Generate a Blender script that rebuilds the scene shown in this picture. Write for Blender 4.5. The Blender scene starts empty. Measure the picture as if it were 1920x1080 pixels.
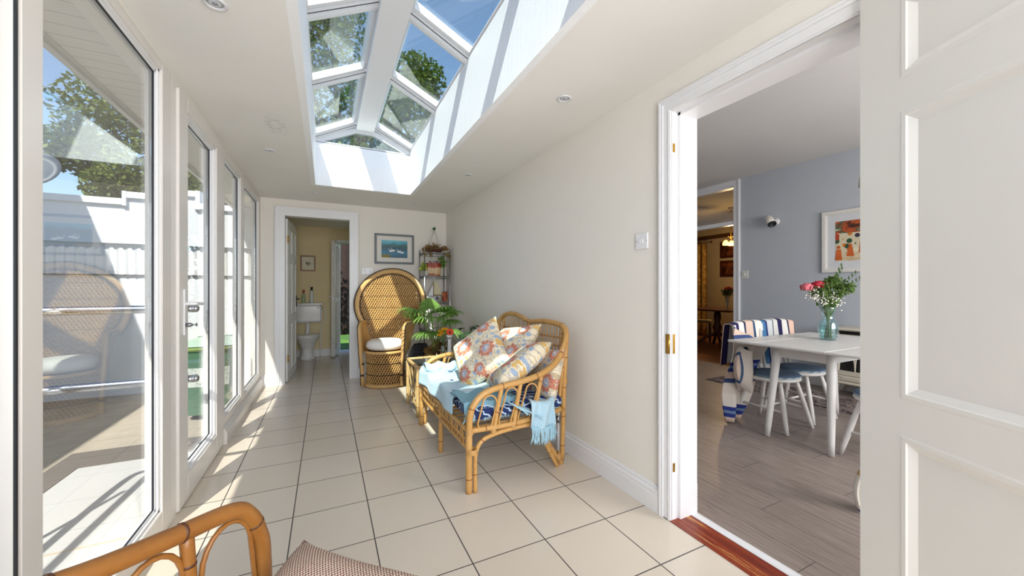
import bpy, bmesh, math, random
from mathutils import Vector, Matrix, noise
R_ = math.radians
PI = math.pi
SC = bpy.context.scene
COL = SC.collection

# ------------------------------------------------------------------ camera, world, sun, exposure
CAMZ = 1.1853
cam_d = bpy.data.cameras.new('camera'); cam = bpy.data.objects.new('camera', cam_d); COL.objects.link(cam)
cam.location = (0, 0, CAMZ); cam.rotation_euler = (R_(90), 0, -0.457)
cam_d.sensor_width = 36.0; cam_d.lens = 710.15/1920*36; cam_d.clip_start = 0.02; cam_d.clip_end = 400
SC.camera = cam

SUN_DIR = Vector((0.31, 0.78, -1.0)).normalized()          # direction the light travels
w = bpy.data.worlds.new('world'); SC.world = w; w.use_nodes = True
wn = w.node_tree.nodes; wl = w.node_tree.links
for n in list(wn): wn.remove(n)
sky = wn.new('ShaderNodeTexSky'); sky.sky_type = 'NISHITA'; sky.sun_disc = False
sky.sun_elevation = math.asin(-SUN_DIR.z); sky.sun_rotation = math.atan2(-SUN_DIR.x, -SUN_DIR.y)
sky.air_density = 1.0; sky.dust_density = 0.6; sky.ozone_density = 1.6; sky.altitude = 100
bgn = wn.new('ShaderNodeBackground'); bgn.inputs['Strength'].default_value = 0.14
wo = wn.new('ShaderNodeOutputWorld')
wl.new(sky.outputs[0], bgn.inputs[0]); wl.new(bgn.outputs[0], wo.inputs[0])

sun_d = bpy.data.lights.new('sun', 'SUN'); sun_d.energy = 4.8; sun_d.angle = R_(0.55); sun_d.color = (1.0, 0.955, 0.88)
sun = bpy.data.objects.new('sun', sun_d); COL.objects.link(sun)
sun.rotation_euler = SUN_DIR.to_track_quat('-Z', 'Y').to_euler(); sun.location = (-4, -6, 9)

def area(name, loc, rot, sx, sy, power, col=(1, 1, 1)):
    d = bpy.data.lights.new(name, 'AREA'); d.shape = 'RECTANGLE'; d.size = sx; d.size_y = sy; d.energy = power; d.color = col
    o = bpy.data.objects.new(name, d); COL.objects.link(o); o.location = loc; o.rotation_euler = rot
    return o
# added fill lamps at unseen windows, standing in for daylight to lift the rooms
area('fill_light_dining', (3.6, -0.95, 1.55), (R_(90), 0, 0), 2.2, 1.3, 52, (1.0, 0.97, 0.95))
area('fill_light_rear', (0.35, -1.55, 1.3), (R_(90), 0, 0), 1.9, 1.9, 56, (0.95, 0.97, 1.0))

SC.view_settings.view_transform = 'Standard'; SC.view_settings.look = 'None'
SC.view_settings.gamma = 1.0; SC.view_settings.use_curve_mapping = False
SC.view_settings.exposure = 0.93
cy = SC.cycles
cy.use_denoising = True; cy.max_bounces = 12; cy.diffuse_bounces = 6; cy.glossy_bounces = 4
cy.transparent_max_bounces = 24; cy.transmission_bounces = 6; cy.caustics_reflective = False; cy.caustics_refractive = False
cy.sample_clamp_indirect = 6.0

# ------------------------------------------------------------------ materials
def lin(c):
    if isinstance(c, str):
        c = [int(c[i:i+2], 16)/255 for i in (0, 2, 4)]
        return tuple((x/12.92 if x <= .04045 else ((x+.055)/1.055)**2.4) for x in c)
    return tuple(c)
class NT:
    def __init__(s, name):
        s.m = bpy.data.materials.new(name); s.m.use_nodes = True; s.t = s.m.node_tree; s.n = s.t.nodes; s.l = s.t.links
        s.b = s.n['Principled BSDF']; s.out = s.n['Material Output']
    def add(s, typ, **k):
        nd = s.n.new(typ)
        for a, v in k.items(): setattr(nd, a, v)
        return nd
    def link(s, a, b): s.l.new(a, b)
    def val(s, sock, v):
        if hasattr(v, 'links') or isinstance(v, bpy.types.NodeSocket): s.l.new(v, sock)
        else: sock.default_value = v
    def math(s, op, a, b=0.0, c=None):
        nd = s.n.new('ShaderNodeMath'); nd.operation = op; s.val(nd.inputs[0], a); s.val(nd.inputs[1], b)
        if c is not None: s.val(nd.inputs[2], c)
        return nd.outputs[0]
    def mix(s, f, a, b):
        nd = s.n.new('ShaderNodeMix'); nd.data_type = 'RGBA'; s.val(nd.inputs[0], f)
        s.val(nd.inputs[6], a if isinstance(a, bpy.types.NodeSocket) else (*lin(a), 1)); s.val(nd.inputs[7], b if isinstance(b, bpy.types.NodeSocket) else (*lin(b), 1))
        return nd.outputs[2]
    def co(s, kind='Object'):
        return s.n.new('ShaderNodeTexCoord').outputs[kind]
    def sep(s, v):
        nd = s.n.new('ShaderNodeSeparateXYZ'); s.l.new(v, nd.inputs[0]); return nd.outputs
    def comb(s, x, y, z):
        nd = s.n.new('ShaderNodeCombineXYZ')
        for i, v in enumerate((x, y, z)): s.val(nd.inputs[i], v)
        return nd.outputs[0]
    def mapping(s, v, scale=(1, 1, 1), loc=(0, 0, 0), rot=(0, 0, 0)):
        nd = s.n.new('ShaderNodeMapping'); s.l.new(v, nd.inputs[0]); nd.inputs['Scale'].default_value = scale
        nd.inputs['Location'].default_value = loc; nd.inputs['Rotation'].default_value = rot
        return nd.outputs[0]
    def noise(s, v, scale, detail=3, rough=.5):
        nd = s.n.new('ShaderNodeTexNoise'); s.l.new(v, nd.inputs['Vector']); nd.inputs['Scale'].default_value = scale
        nd.inputs['Detail'].default_value = detail; nd.inputs['Roughness'].default_value = rough
        return nd.outputs[0]
    def ramp(s, f, pts, interp='LINEAR'):
        nd = s.n.new('ShaderNodeValToRGB'); s.l.new(f, nd.inputs[0]); r = nd.color_ramp; r.interpolation = interp
        while len(r.elements) < len(pts): r.elements.new(.5)
        for e, (p, c) in zip(r.elements, pts):
            e.position = p; e.color = (*lin(c), 1)
        return nd.outputs[0]
    def bump(s, h, strength=.3, dist=.01):
        nd = s.n.new('ShaderNodeBump'); nd.inputs['Strength'].default_value = strength; nd.inputs['Distance'].default_value = dist
        s.l.new(h, nd.inputs['Height']); s.l.new(nd.outputs[0], s.b.inputs['Normal'])
    def color(s, c): s.val(s.b.inputs['Base Color'], c if isinstance(c, bpy.types.NodeSocket) else (*lin(c), 1))
    def rough(s, r): s.val(s.b.inputs['Roughness'], r)

def plain(name, c, rough=.6, metal=0.0, var=.05, scale=8, bump=0.0, bscale=60, spec=.5):
    """one colour with a little procedural variation"""
    t = NT(name); c = lin(c)
    n = t.noise(t.co(), scale, 3)
    a = tuple(max(0, x*(1-var)) for x in c); b = tuple(min(1, x*(1+var)) for x in c)
    t.color(t.mix(n, a, b)); t.rough(rough); t.b.inputs['Metallic'].default_value = metal
    t.b.inputs['Specular IOR Level'].default_value = spec
    if bump: t.bump(t.noise(t.co(), bscale, 4), bump, .004)
    return t.m
def emit(name, c, strength):
    t = NT(name); t.color(c); t.b.inputs['Emission Color'].default_value = (*lin(c), 1); t.b.inputs['Emission Strength'].default_value = strength
    return t.m

M = {}
M['wall'] = plain('cream_wall_paint', 'e9e4dc', .8, var=.02, bump=.25, bscale=220)
M['wall_ochre'] = plain('ochre_wall_paint', 'e3d2a8', .8, var=.02, bump=.25, bscale=220)
M['ceiling'] = plain('ceiling_paint', 'eeebe4', .85, var=.02, scale=3)
M['white'] = plain('white_gloss_paint', 'e6e6e8', .35, var=.015, scale=5)
M['door_white'] = plain('white_door_paint', 'ebeae7', .38, var=.012, scale=3)
M['upvc'] = plain('white_plastic_frame', 'dfdbd7', .3, var=.015)
M['render'] = plain('white_render', 'dadee3', .85, var=.03, scale=4, bump=.3, bscale=90)
M['grey_wall'] = plain('blue_grey_wall_paint', 'b9bfc7', .8, var=.02, bump=.2, bscale=200)
M['gasket'] = plain('black_rubber', '20242a', .5)
M['chrome'] = plain('brushed_steel', 'b9bcc0', .22, metal=1.0)
M['dark_steel'] = plain('dull_steel', '8c8e90', .35, metal=.9)
M['brass'] = plain('worn_brass', 'b48a3c', .32, metal=.9, var=.15, scale=40)
M['concrete'] = plain('pale_paving', 'b8b7b5', .8, var=.06, scale=3, bump=.3, bscale=30)
M['ground'] = plain('rough_brown_concrete', 'a59a8a', .9, var=.25, scale=7, bump=.6, bscale=18)
M['soffit'] = None

def tile_mat():
    t = NT('cream_floor_tiles'); x, y, z = t.sep(t.co())
    u = t.math('DIVIDE', t.math('ADD', x, .4215*.36), .36); v = t.math('DIVIDE', t.math('SUBTRACT', y, 3.263*.36), .36)
    def edge(q):
        f = t.math('FRACT', q); return t.math('MINIMUM', f, t.math('SUBTRACT', 1.0, f))
    e = t.math('MINIMUM', edge(u), edge(v))
    g = t.math('LESS_THAN', e, .0075)
    wn_ = t.add('ShaderNodeTexWhiteNoise'); wn_.noise_dimensions = '2D'
    t.link(t.comb(t.math('FLOOR', u), t.math('FLOOR', v), 0.0), wn_.inputs['Vector'])
    base = t.mix(wn_.outputs[0], 'd6cbbb', 'dbd1c3')
    sp = t.noise(t.co(), 140, 4); base = t.mix(t.math('MULTIPLY', sp, .25), base, 'cbb9a2')
    t.color(t.mix(g, base, '4b4642')); 
    t.rough(t.math('ADD', t.math('MULTIPLY', g, .5), t.math('ADD', .22, t.math('MULTIPLY', t.noise(t.co(), 6, 2), .03))))
    t.bump(t.math('SMOOTHSTEP' if False else 'MULTIPLY', t.math('SUBTRACT', 1.0, g), 1.0), .5, .0015)
    return t.m
M['tiles'] = tile_mat()

def wood_floor():
    t = NT('grey_oak_laminate'); x, y, z = t.sep(t.co())
    v = t.math('DIVIDE', x, .19); row = t.math('FLOOR', v); f = t.math('FRACT', v)
    xo = t.math('ADD', y, t.math('MULTIPLY', row, .47)); u = t.math('DIVIDE', xo, 1.28)
    g = t.math('MAXIMUM', t.math('LESS_THAN', f, .018), t.math('LESS_THAN', t.math('FRACT', u), .003))
    wn_ = t.add('ShaderNodeTexWhiteNoise'); wn_.noise_dimensions = '2D'; t.link(t.comb(row, t.math('FLOOR', u), 0.0), wn_.inputs['Vector'])
    gr = t.noise(t.mapping(t.co(), (26, 1.6, 1)), 3.0, 6, .65)
    c = t.ramp(gr, [(.3, '74675f'), (.5, '93867d'), (.72, 'a89b93')])
    c = t.mix(t.math('MULTIPLY', wn_.outputs[0], .3), c, '7e716a')
    t.color(t.mix(g, c, '554d48')); t.rough(.38); t.bump(gr, .15, .002)
    return t.m
M['laminate'] = wood_floor()

def glass(name, tint=(.97, .985, .98), base=.05, k=1.0, rough=0.0):
    t = NT(name); t.n.remove(t.b)
    lw = t.add('ShaderNodeLayerWeight'); lw.inputs['Blend'].default_value = .5
    f = t.math('POWER', lw.outputs['Facing'], 5.0)
    f = t.math('MINIMUM', t.math('ADD', base, t.math('MULTIPLY', f, k)), 1.0)
    tr = t.add('ShaderNodeBsdfTransparent'); tr.inputs[0].default_value = (*tint, 1)
    gl = t.add('ShaderNodeBsdfGlossy'); gl.inputs['Roughness'].default_value = rough; gl.inputs[0].default_value = (1, 1, 1, 1)
    mx = t.add('ShaderNodeMixShader'); t.link(f, mx.inputs[0]); t.link(tr.outputs[0], mx.inputs[1]); t.link(gl.outputs[0], mx.inputs[2])
    t.link(mx.outputs[0], t.out.inputs[0])
    return t.m
M['glass'] = glass('window_glass', base=.15, k=.5)
M['roof_glass'] = glass('roof_glass', tint=(.90, .95, .93), base=.07, k=.8)

# ------------------------------------------------------------------ mesh collector
class MB:
    def __init__(s): s.v = []; s.f = []; s.s = []; s.mi = []; s.cur = 0
    def add(s, vs, fs, smooth=False):
        o = len(s.v); s.v += [tuple(v) for v in vs]; s.f += [tuple(i+o for i in f) for f in fs]; s.s += [smooth]*len(fs); s.mi += [s.cur]*len(fs)
        return s
    def box(s, x0, x1, y0, y1, z0, z1, mat=None, b=0.0):
        x0, x1 = sorted((x0, x1)); y0, y1 = sorted((y0, y1)); z0, z1 = sorted((z0, z1))
        if b <= 0:
            vs = [(x, y, z) for x in (x0, x1) for y in (y0, y1) for z in (z0, z1)]
            fs = [(0, 1, 3, 2), (4, 6, 7, 5), (0, 4, 5, 1), (2, 3, 7, 6), (0, 2, 6, 4), (1, 5, 7, 3)]
        else:
            b = min(b, (x1-x0)*.45, (y1-y0)*.45, (z1-z0)*.45); vs = []; idx = {}
            X = (x0, x1); Y = (y0, y1); Z = (z0, z1); sg = (1, -1)
            for i in (0, 1):
                for j in (0, 1):
                    for k in (0, 1):
                        for ax in range(3):
                            p = [X[i]+sg[i]*b, Y[j]+sg[j]*b, Z[k]+sg[k]*b]; p[ax] = (X[i], Y[j], Z[k])[ax]
                            idx[i, j, k, ax] = len(vs); vs.append(tuple(p))
            fs = []
            I = idx
            for a in (0, 1):
                fs.append((I[a,0,0,0], I[a,0,1,0], I[a,1,1,0], I[a,1,0,0])[::1 if a == 0 else -1])
                fs.append((I[0,a,0,1], I[1,a,0,1], I[1,a,1,1], I[0,a,1,1])[::1 if a == 0 else -1])
                fs.append((I[0,0,a,2], I[0,1,a,2], I[1,1,a,2], I[1,0,a,2])[::1 if a == 0 else -1])
            for a in (0, 1):
                for c in (0, 1):
                    fs.append((I[a,c,0,0], I[a,c,1,0], I[a,c,1,1], I[a,c,0,1])); fs.append((I[a,0,c,0], I[a,1,c,0], I[a,1,c,2], I[a,0,c,2])); fs.append((I[0,a,c,1], I[1,a,c,1], I[1,a,c,2], I[0,a,c,2]))
            for i in (0, 1):
                for j in (0, 1):
                    for k in (0, 1): fs.append((I[i,j,k,0], I[i,j,k,1], I[i,j,k,2]))
        if mat is not None: vs = [tuple(mat @ Vector(v)) for v in vs]
        return s.add(vs, fs)
    def prism(s, poly, axis, a, b, smooth=False, mat=None):
        """poly of 2D points extruded along an axis (0,1,2) from a to b"""
        def P(p, t):
            return {0: (t, p[0], p[1]), 1: (p[0], t, p[1]), 2: (p[0], p[1], t)}[axis]
        n = len(poly); vs = [P(p, a) for p in poly]+[P(p, b) for p in poly]
        if mat is not None: vs = [tuple(mat @ Vector(v)) for v in vs]
        s.add(vs, [tuple(range(n)), tuple(range(2*n-1, n-1, -1))])
        o = len(s.v)-2*n
        s.f += [(o+i, o+(i+1) % n, o+n+(i+1) % n, o+n+i) for i in range(n)]; s.s += [smooth]*n; s.mi += [s.cur]*n
        return s
    def tube(s, pts, r, n=8, closed=False, cap=True, flat=1.0, up=None):
        """round bar along a path; r is one radius or one per point"""
        pts = [Vector(p) for p in pts]; m = len(pts)
        rs = r if isinstance(r, (list, tuple)) else [r]*m
        T = []
        for i in range(m):
            a = pts[(i-1) % m] if closed or i > 0 else pts[0]; b = pts[(i+1) % m] if closed or i < m-1 else pts[-1]
            d = b-a; T.append(d.normalized() if d.length > 1e-9 else Vector((0, 0, 1)))
        nrm = Vector(up) if up is not None else (Vector((0, 0, 1)) if abs(T[0].z) < .9 else Vector((1, 0, 0)))
        vs = []
        for i in range(m):
            nrm = (nrm-T[i]*nrm.dot(T[i]))
            if nrm.length < 1e-6: nrm = T[i].orthogonal()
            nrm.normalize(); bi = T[i].cross(nrm)
            for k in range(n):
                a = 2*PI*k/n
                vs.append(pts[i]+(nrm*math.cos(a)*flat+bi*math.sin(a))*rs[i])
        fs = []
        for i in range(m if closed else m-1):
            j = (i+1) % m
            for k in range(n):
                q = (k+1) % n; fs.append((i*n+k, i*n+q, j*n+q, j*n+k))
        s.add(vs, fs, True)
        if cap and not closed:
            o = len(s.v)-len(vs)
            s.f += [tuple(o+k for k in range(n-1, -1, -1)), tuple(o+(m-1)*n+k for k in range(n))]; s.s += [False]*2; s.mi += [s.cur]*2
        return s
    def lathe(s, prof, c=(0, 0, 0), n=24, mat=None, sx=1, sy=1, smooth=True):
        """prof: list of (r, z)"""
        vs = []; fs = []; m = len(prof)
        for r, z in prof:
            for k in range(n):
                a = 2*PI*k/n; vs.append((c[0]+r*math.cos(a)*sx, c[1]+r*math.sin(a)*sy, c[2]+z))
        for i in range(m-1):
            for k in range(n):
                q = (k+1) % n; fs.append((i*n+k, i*n+q, (i+1)*n+q, (i+1)*n+k))
        if prof[0][0] > 1e-6: fs.append(tuple(range(n-1, -1, -1)))
        if prof[-1][0] > 1e-6: fs.append(tuple((m-1)*n+k for k in range(n)))
        if mat is not None: vs = [tuple(mat @ Vector(v)) for v in vs]
        return s.add(vs, fs, smooth)
    def ball(s, c, r, n=12, m=8, sc=(1, 1, 1), mat=None):
        prof = [(max(1e-4, r*math.sin(PI*i/m)), -r*math.cos(PI*i/m)) for i in range(m+1)]
        vs = []; fs = []
        for rr, z in prof:
            for k in range(n):
                a = 2*PI*k/n; vs.append(Vector((rr*math.cos(a)*sc[0], rr*math.sin(a)*sc[1], z*sc[2])))
        for i in range(m):
            for k in range(n):
                q = (k+1) % n; fs.append((i*n+k, i*n+q, (i+1)*n+q, (i+1)*n+k))
        if mat is not None: vs = [mat.to_3x3() @ v for v in vs]
        vs = [tuple(v+Vector(c)) for v in vs]
        return s.add(vs, fs, True)
    def grid(s, fn, nu, nv, smooth=True, closeu=False):
        vs = [tuple(fn(i/nu, j/nv)) for i in range(nu if closeu else nu+1) for j in range(nv+1)]
        w_ = nv+1; fs = []
        for i in range(nu):
            i2 = (i+1) % nu if closeu else i+1
            for j in range(nv): fs.append((i*w_+j, i2*w_+j, i2*w_+j+1, i*w_+j+1))
        return s.add(vs, fs, smooth)
    def build(s, name, mats, parent=None, loc=(0, 0, 0), solid=0, subsurf=0, bevel=0):
        me = bpy.data.meshes.new(name); me.from_pydata(s.v, [], s.f)
        if not isinstance(mats, (list, tuple)): mats = [mats]
        for m_ in mats: me.materials.append(m_)
        me.polygons.foreach_set('use_smooth', s.s)
        if len(mats) > 1: me.polygons.foreach_set('material_index', s.mi)
        me.validate(); 
        bm = bmesh.new(); bm.from_mesh(me)
        if len(bm.faces) < 60000: bmesh.ops.recalc_face_normals(bm, faces=bm.faces)
        bm.to_mesh(me); bm.free(); me.update()
        o = bpy.data.objects.new(name, me); COL.objects.link(o); o.location = loc
        if parent is not None: o.parent = parent
        if subsurf:
            q = o.modifiers.new('subdivision', 'SUBSURF'); q.levels = subsurf; q.render_levels = subsurf
        if solid:
            q = o.modifiers.new('thickness', 'SOLIDIFY'); q.thickness = solid; q.offset = 0
        if bevel:
            q = o.modifiers.new('bevel', 'BEVEL'); q.width = bevel; q.segments = 2; q.limit_method = 'ANGLE'
        return o

def tag(o, label, cat, group=None, kind=None):
    o['label'] = label; o['category'] = cat
    if group: o['group'] = group
    if kind: o['kind'] = kind
    return o
def thing(name, label, cat, loc=(0, 0, 0), rz=0.0, group=None):
    o = bpy.data.objects.new(name, None); COL.objects.link(o); o.empty_display_size = .05
    o.location = loc; o.rotation_euler = (0, 0, rz); return tag(o, label, cat, group)
def struct(name, mb, m, parent=None, label=None, **k):
    o = mb.build(name, m, parent, **k)
    if parent is None: o['kind'] = 'structure'
    if label: o['label'] = label
    return o
def sempty(name, label=None):
    o = bpy.data.objects.new(name, None); COL.objects.link(o); o['kind'] = 'structure'
    if label: o['label'] = label
    return o
def copy_thing(root, loc, rz, label=None):
    r = root.copy(); COL.objects.link(r); r.location = loc; r.rotation_euler = (0, 0, rz)
    if label: r['label'] = label
    for ch in list(root.children):
        c = ch.copy(); COL.objects.link(c); c.parent = r
        for g in ch.children:
            d = g.copy(); COL.objects.link(d); d.parent = c
    return r
def smooth_path(pts, n=6):
    """Catmull-Rom through the points"""
    P = [Vector(p) for p in pts]; out = []
    for i in range(len(P)-1):
        a = P[i-1] if i > 0 else P[i]*2-P[i+1]; b = P[i]; c = P[i+1]; d = P[i+2] if i+2 < len(P) else P[i+1]*2-P[i]
        for k in range(n):
            t = k/n
            out.append(.5*((2*b)+(c-a)*t+(2*a-5*b+4*c-d)*t*t+(3*b-a-3*c+d)*t*t*t))
    out.append(P[-1]); return out
# ------------------------------------------------------------------ room shell
XL, XR, YB, YN, ZC = -.70, 1.58, 5.40, -1.60, 2.275
WT = .16      # wall thickness right wall (jamb goes to 1.74)
YF = 7.42     # back wall of the cloakroom
# floors
struct('floor', MB().box(XL-.06, XR+.02, YN, YF+.28, -.12, 0), M['tiles'], label='cream ceramic floor tiles laid in a square grid')
struct('floor_dining', MB().box(1.745, 5.50, -1.0, 6.3, -.12, -.0005), M['laminate'], label='grey oak laminate boards of the dining room')

# ceiling with the roof light opening
HX0, HX1, HY0, HY1, HZ = -.097, .885, .75, 4.50, 2.775
mb = MB()
mb.box(XL-.08, HX0-.04, YN, YB+.1, ZC, ZC+.12); mb.box(HX1+.04, XR+WT, YN, YB+.1, ZC, ZC+.12)
mb.box(HX0-.04, HX1+.04, YN, HY0-.04, ZC, ZC+.12); mb.box(HX0-.04, HX1+.04, HY1+.04, YB+.1, ZC, ZC+.12)
def stained():
    t = NT('ceiling_paint_stained'); c = t.noise(t.co(), 3, 3); base = t.mix(c, 'e7e5e1', 'eeedea')
    x, y, z = t.sep(t.co())
    dx = t.math('SUBTRACT', x, -.30); dy = t.math('SUBTRACT', y, 2.98)
    d = t.math('SQRT', t.math('ADD', t.math('MULTIPLY', t.math('MULTIPLY', dx, dx), 9.0), t.math('MULTIPLY', dy, dy)))
    k = t.math('SUBTRACT', 1.0, t.math('MULTIPLY', d, 4.2)); k = t.math('MAXIMUM', k, 0.0)
    n = t.noise(t.mapping(t.co(), (1, 3, 1)), 22, 6, .7); n = t.math('GREATER_THAN', n, .55)
    t.color(t.mix(t.math('MULTIPLY', t.math('MULTIPLY', k, n), .75), base, '8a8580')); t.rough(.85)
    return t.m
struct('ceiling', mb, stained(), label='cream painted ceiling with a small water stain')

# ---- roof light
def boarded():
    t = NT('white_painted_boards'); x, y, z = t.sep(t.co())
    n = t.noise(t.mapping(t.co(), (60, 60, 1.2)), 1.0, 4, .6)
    t.color(t.mix(n, 'f0f2f6', 'fbfcff')); t.rough(.55)
    t.bump(n, .35, .004); return t.m
M['boards'] = boarded()
rl = sempty('window_5', 'lantern roof light with pitched glass and a white ridge beam')
z0 = ZC; e = .04
struct('upstand', MB().box(HX1, HX1+e, HY0-e, HY1+e, z0, HZ), M['boards'], rl)
struct('upstand', MB().box(HX0-e, HX0, HY0-e, HY1+e, z0, HZ), M['boards'], rl)
struct('upstand', MB().box(HX0-e, HX1+e, HY1, HY1+e, z0+.001, HZ-.04), M['boards'], rl)
struct('upstand', MB().box(HX0-e, HX1+e, HY0-e, HY0, z0+.001, HZ-.04), M['boards'], rl)
RX0, RX1, RZ = .30, .48, 2.915     # ridge beam, its underside
RXC = (RX0+RX1)/2
struct('ridge_beam', MB().box(RX0, RX1, HY0-.02, HY1+.02, RZ, RZ+.10), M['white'], rl)
for x0, x1 in ((HX0, RX0), (HX1, RX1)):
    # sloped pane and bars on this side
    sg = 1 if x1 > x0 else -1
    a = Vector((x0-.03*sg, 0, HZ+.0)); b = Vector((x1, 0, RZ+.075))
    d = (b-a).normalized(); nrm = Vector((-d.z*sg, 0, abs(d.x))).normalized()
    ym = [HY0, 1.66, 2.52, 3.38, HY1]
    for i in range(4):
        ya, yb = ym[i]+.045, ym[i+1]-.045
        p0 = a+nrm*.035; p1 = b+nrm*.035
        struct('pane', MB().prism([(p0.x, p0.z), (p1.x, p1.z), (p1.x+nrm.x*.006, p1.z+nrm.z*.006), (p0.x+nrm.x*.006, p0.z+nrm.z*.006)], 1, ya-.01, yb+.01), M['roof_glass'], rl)
        # inner sash frame
        mb = MB()
        q0 = a; q1 = b
        def bar(pa, pb, ya_, yb_, t0, t1): mb.prism([(pa.x+nrm.x*t0, pa.z+nrm.z*t0), (pb.x+nrm.x*t0, pb.z+nrm.z*t0), (pb.x+nrm.x*t1, pb.z+nrm.z*t1), (pa.x+nrm.x*t1, pa.z+nrm.z*t1)], 1, ya_, yb_)
        bar(q0, q1, ya-.0, ya+.028, .0, .05); bar(q0, q1, yb-.028, yb, .0, .05)
        bar(q0, q0+d*.04, ya+.028, yb-.028, .0, .05); bar(q1-d*.03, q1, ya+.028, yb-.028, 0, .05)
        struct('sash', mb, M['white'], rl)
    for i, y in enumerate(ym):
        mb = MB()
        hw = .036 if 0 < i < 4 else .03
        pts = lambda t0, t1: [(a.x+nrm.x*t0, a.z+nrm.z*t0), (b.x+nrm.x*t0, b.z+nrm.z*t0), (b.x+nrm.x*t1, b.z+nrm.z*t1), (a.x+nrm.x*t1, a.z+nrm.z*t1)]
        mb.prism(pts(-.012, .055), 1, y-hw, y+hw); mb.prism(pts(-.03, -.012), 1, y-.016, y+.016)
        struct('glazing_bar', mb, M['white'], rl)
        struct('gasket', MB().prism(pts(-.0135, -.0115), 1, y-hw+.008, y-hw+.014), M['gasket'], rl)
# gable ends
for y, t_ in ((HY1, 1), (HY0-.04, -1)):
    mb = MB(); yA, yB = y, y+.04
    o1 = [(HX0-.03, HZ-.045), (HX1+.03, HZ-.045), (HX1+.03, HZ+.0), (RX1, RZ+.03), (RX0, RZ+.03), (HX0-.03, HZ+.0)]
    i1 = [(-.005, 2.748), (.78, 2.748), (.79, 2.752), (.475, 2.895), (.305, 2.895), (-.015, 2.752)]
    n = 6; vs = []
    for yy in (yA, yB):
        vs += [(p[0], yy, p[1]) for p in o1]+[(p[0], yy, p[1]) for p in i1]
    fs = []
    for i in range(n):
        j = (i+1) % n
        fs += [(i, j, 6+j, 6+i), (12+i, 12+6+i, 12+6+j, 12+j), (i, 12+i, 12+j, j), (6+i, 6+j, 18+j, 18+i)]
    mb.add(vs, fs); struct('gable_frame', mb, M['white'], rl)
    struct('gable_pane', MB().prism(i1, 1, yA+.022, yA+.028), M['roof_glass'], rl)
    mb = MB()
    for i in range(n):
        p, q = i1[i], i1[(i+1) % n]
        mb.tube([(p[0], yA+.019, p[1]), (q[0], yA+.019, q[1])], .003, 4)
    struct('gable_gasket', mb, M['gasket'], rl)

# right wall with the opening to the dining room
OY0, OY1, OZ = .545, 1.37, 2.085
mb = MB().box(XR, XR+WT, OY1+.03, YB+.1, 0, ZC).box(XR, XR+WT, YN, OY0-.03, 0, ZC).box(XR, XR+WT, OY0-.03, OY1+.03, OZ+.03, ZC)
struct('wall_right', mb, M['wall'], label='cream wall behind the rattan sofa')
# wide timber casing on the dining side of that wall
tr = sempty('trim_1', 'white painted casing of the opening to the dining room')
mb = MB()
# jamb lining left (far) side, head and near side
mb.box(XR-.002, XR+WT+.01, OY1, OY1+.03, 0, OZ+.03); mb.box(XR-.002, XR+WT+.01, OY0-.03, OY0, 0, OZ+.03); mb.box(XR-.002, XR+WT+.01, OY0, OY1, OZ, OZ+.03)
struct('lining', mb, M['white'], tr)
mb = MB()   # door stop
mb.box(XR+.045, XR+WT+.01, OY1-.014, OY1, 0, OZ); mb.box(XR+.045, XR+WT+.01, OY0, OY0+.014, 0, OZ); mb.box(XR+.045, XR+WT+.01, OY0, OY1, OZ-.014, OZ)
struct('door_stop', mb, M['white'], tr)
def architrave(y0, y1, z1, x, sgn, wdt=.07):
    """moulded frame on plane x around an opening y0..y1, top z1, standing out to sgn"""
    mb = MB()
    for o0, o1, t in ((0, wdt, .012), (wdt*.62, wdt, .02), (wdt*.80, wdt*.93, .024), (wdt*.1, wdt*.2, .015)):
        mb.box(x, x+sgn*t, y1+o0, y1+o1, 0, z1+o1); mb.box(x, x+sgn*t, y0-o1, y0-o0, 0, z1+o1); mb.box(x, x+sgn*t, y0-o0, y1+o0, z1+o0, z1+o1)
    return mb
struct('architrave', architrave(OY0-.0, OY1, OZ, XR, -1), M['white'], tr)
struct('architrave', architrave(OY0, OY1, OZ, XR+WT+.008, 1, .08), M['white'], tr)
# wider reveal block of the dining side skirting
struct('plinth', MB().box(XR+WT-.03, XR+WT+.03, OY1+.0, OY1+.12, 0, .15), M['white'], tr)
for z in (.90, 1.90, .27):
    struct('hinge_plate', MB().box(XR+.006, XR+.02, OY1-.003, OY1+.0005, z-(.05 if z == .90 else .022), z+(.05 if z == .90 else .022)), M['brass'], tr)
hp = MB().box(XR-.016, XR-.010, OY1+.003, OY1+.026, .85, .95); hp.tube([(XR-.018, OY1+.004, .855), (XR-.018, OY1+.004, .945)], .006, 8)
struct('hinge', hp, M['brass'], tr, label='brass hinge left on the casing')

def redwood():
    t = NT('worn_red_threshold'); n = t.noise(t.mapping(t.co(), (22, 1.6, 1)), 1.5, 6, .7)
    c = t.ramp(n, [(.3, '4f1a0e'), (.46, '7d2d18'), (.56, '8f3c1e'), (.63, 'bf8a4c')]); t.color(c); t.rough(.4); t.bump(n, .3, .002); return t.m
struct('trim_2', MB().box(XR-.012, XR+.125, OY0-.2, OY1+.07, -.02, .004).box(XR-.012, XR+.0, OY1, OY1+.09, -.02, .004), redwood(), label='worn red wooden threshold')
struct('trim_3', MB().prism([(XR+.125, 0), (XR+.175, 0), (XR+.175, .004), (XR+.155, .010), (XR+.135, .010), (XR+.125, .006)], 1, OY0-.1, OY1), M['white'], label='white metal strip beside the wooden threshold')

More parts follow.
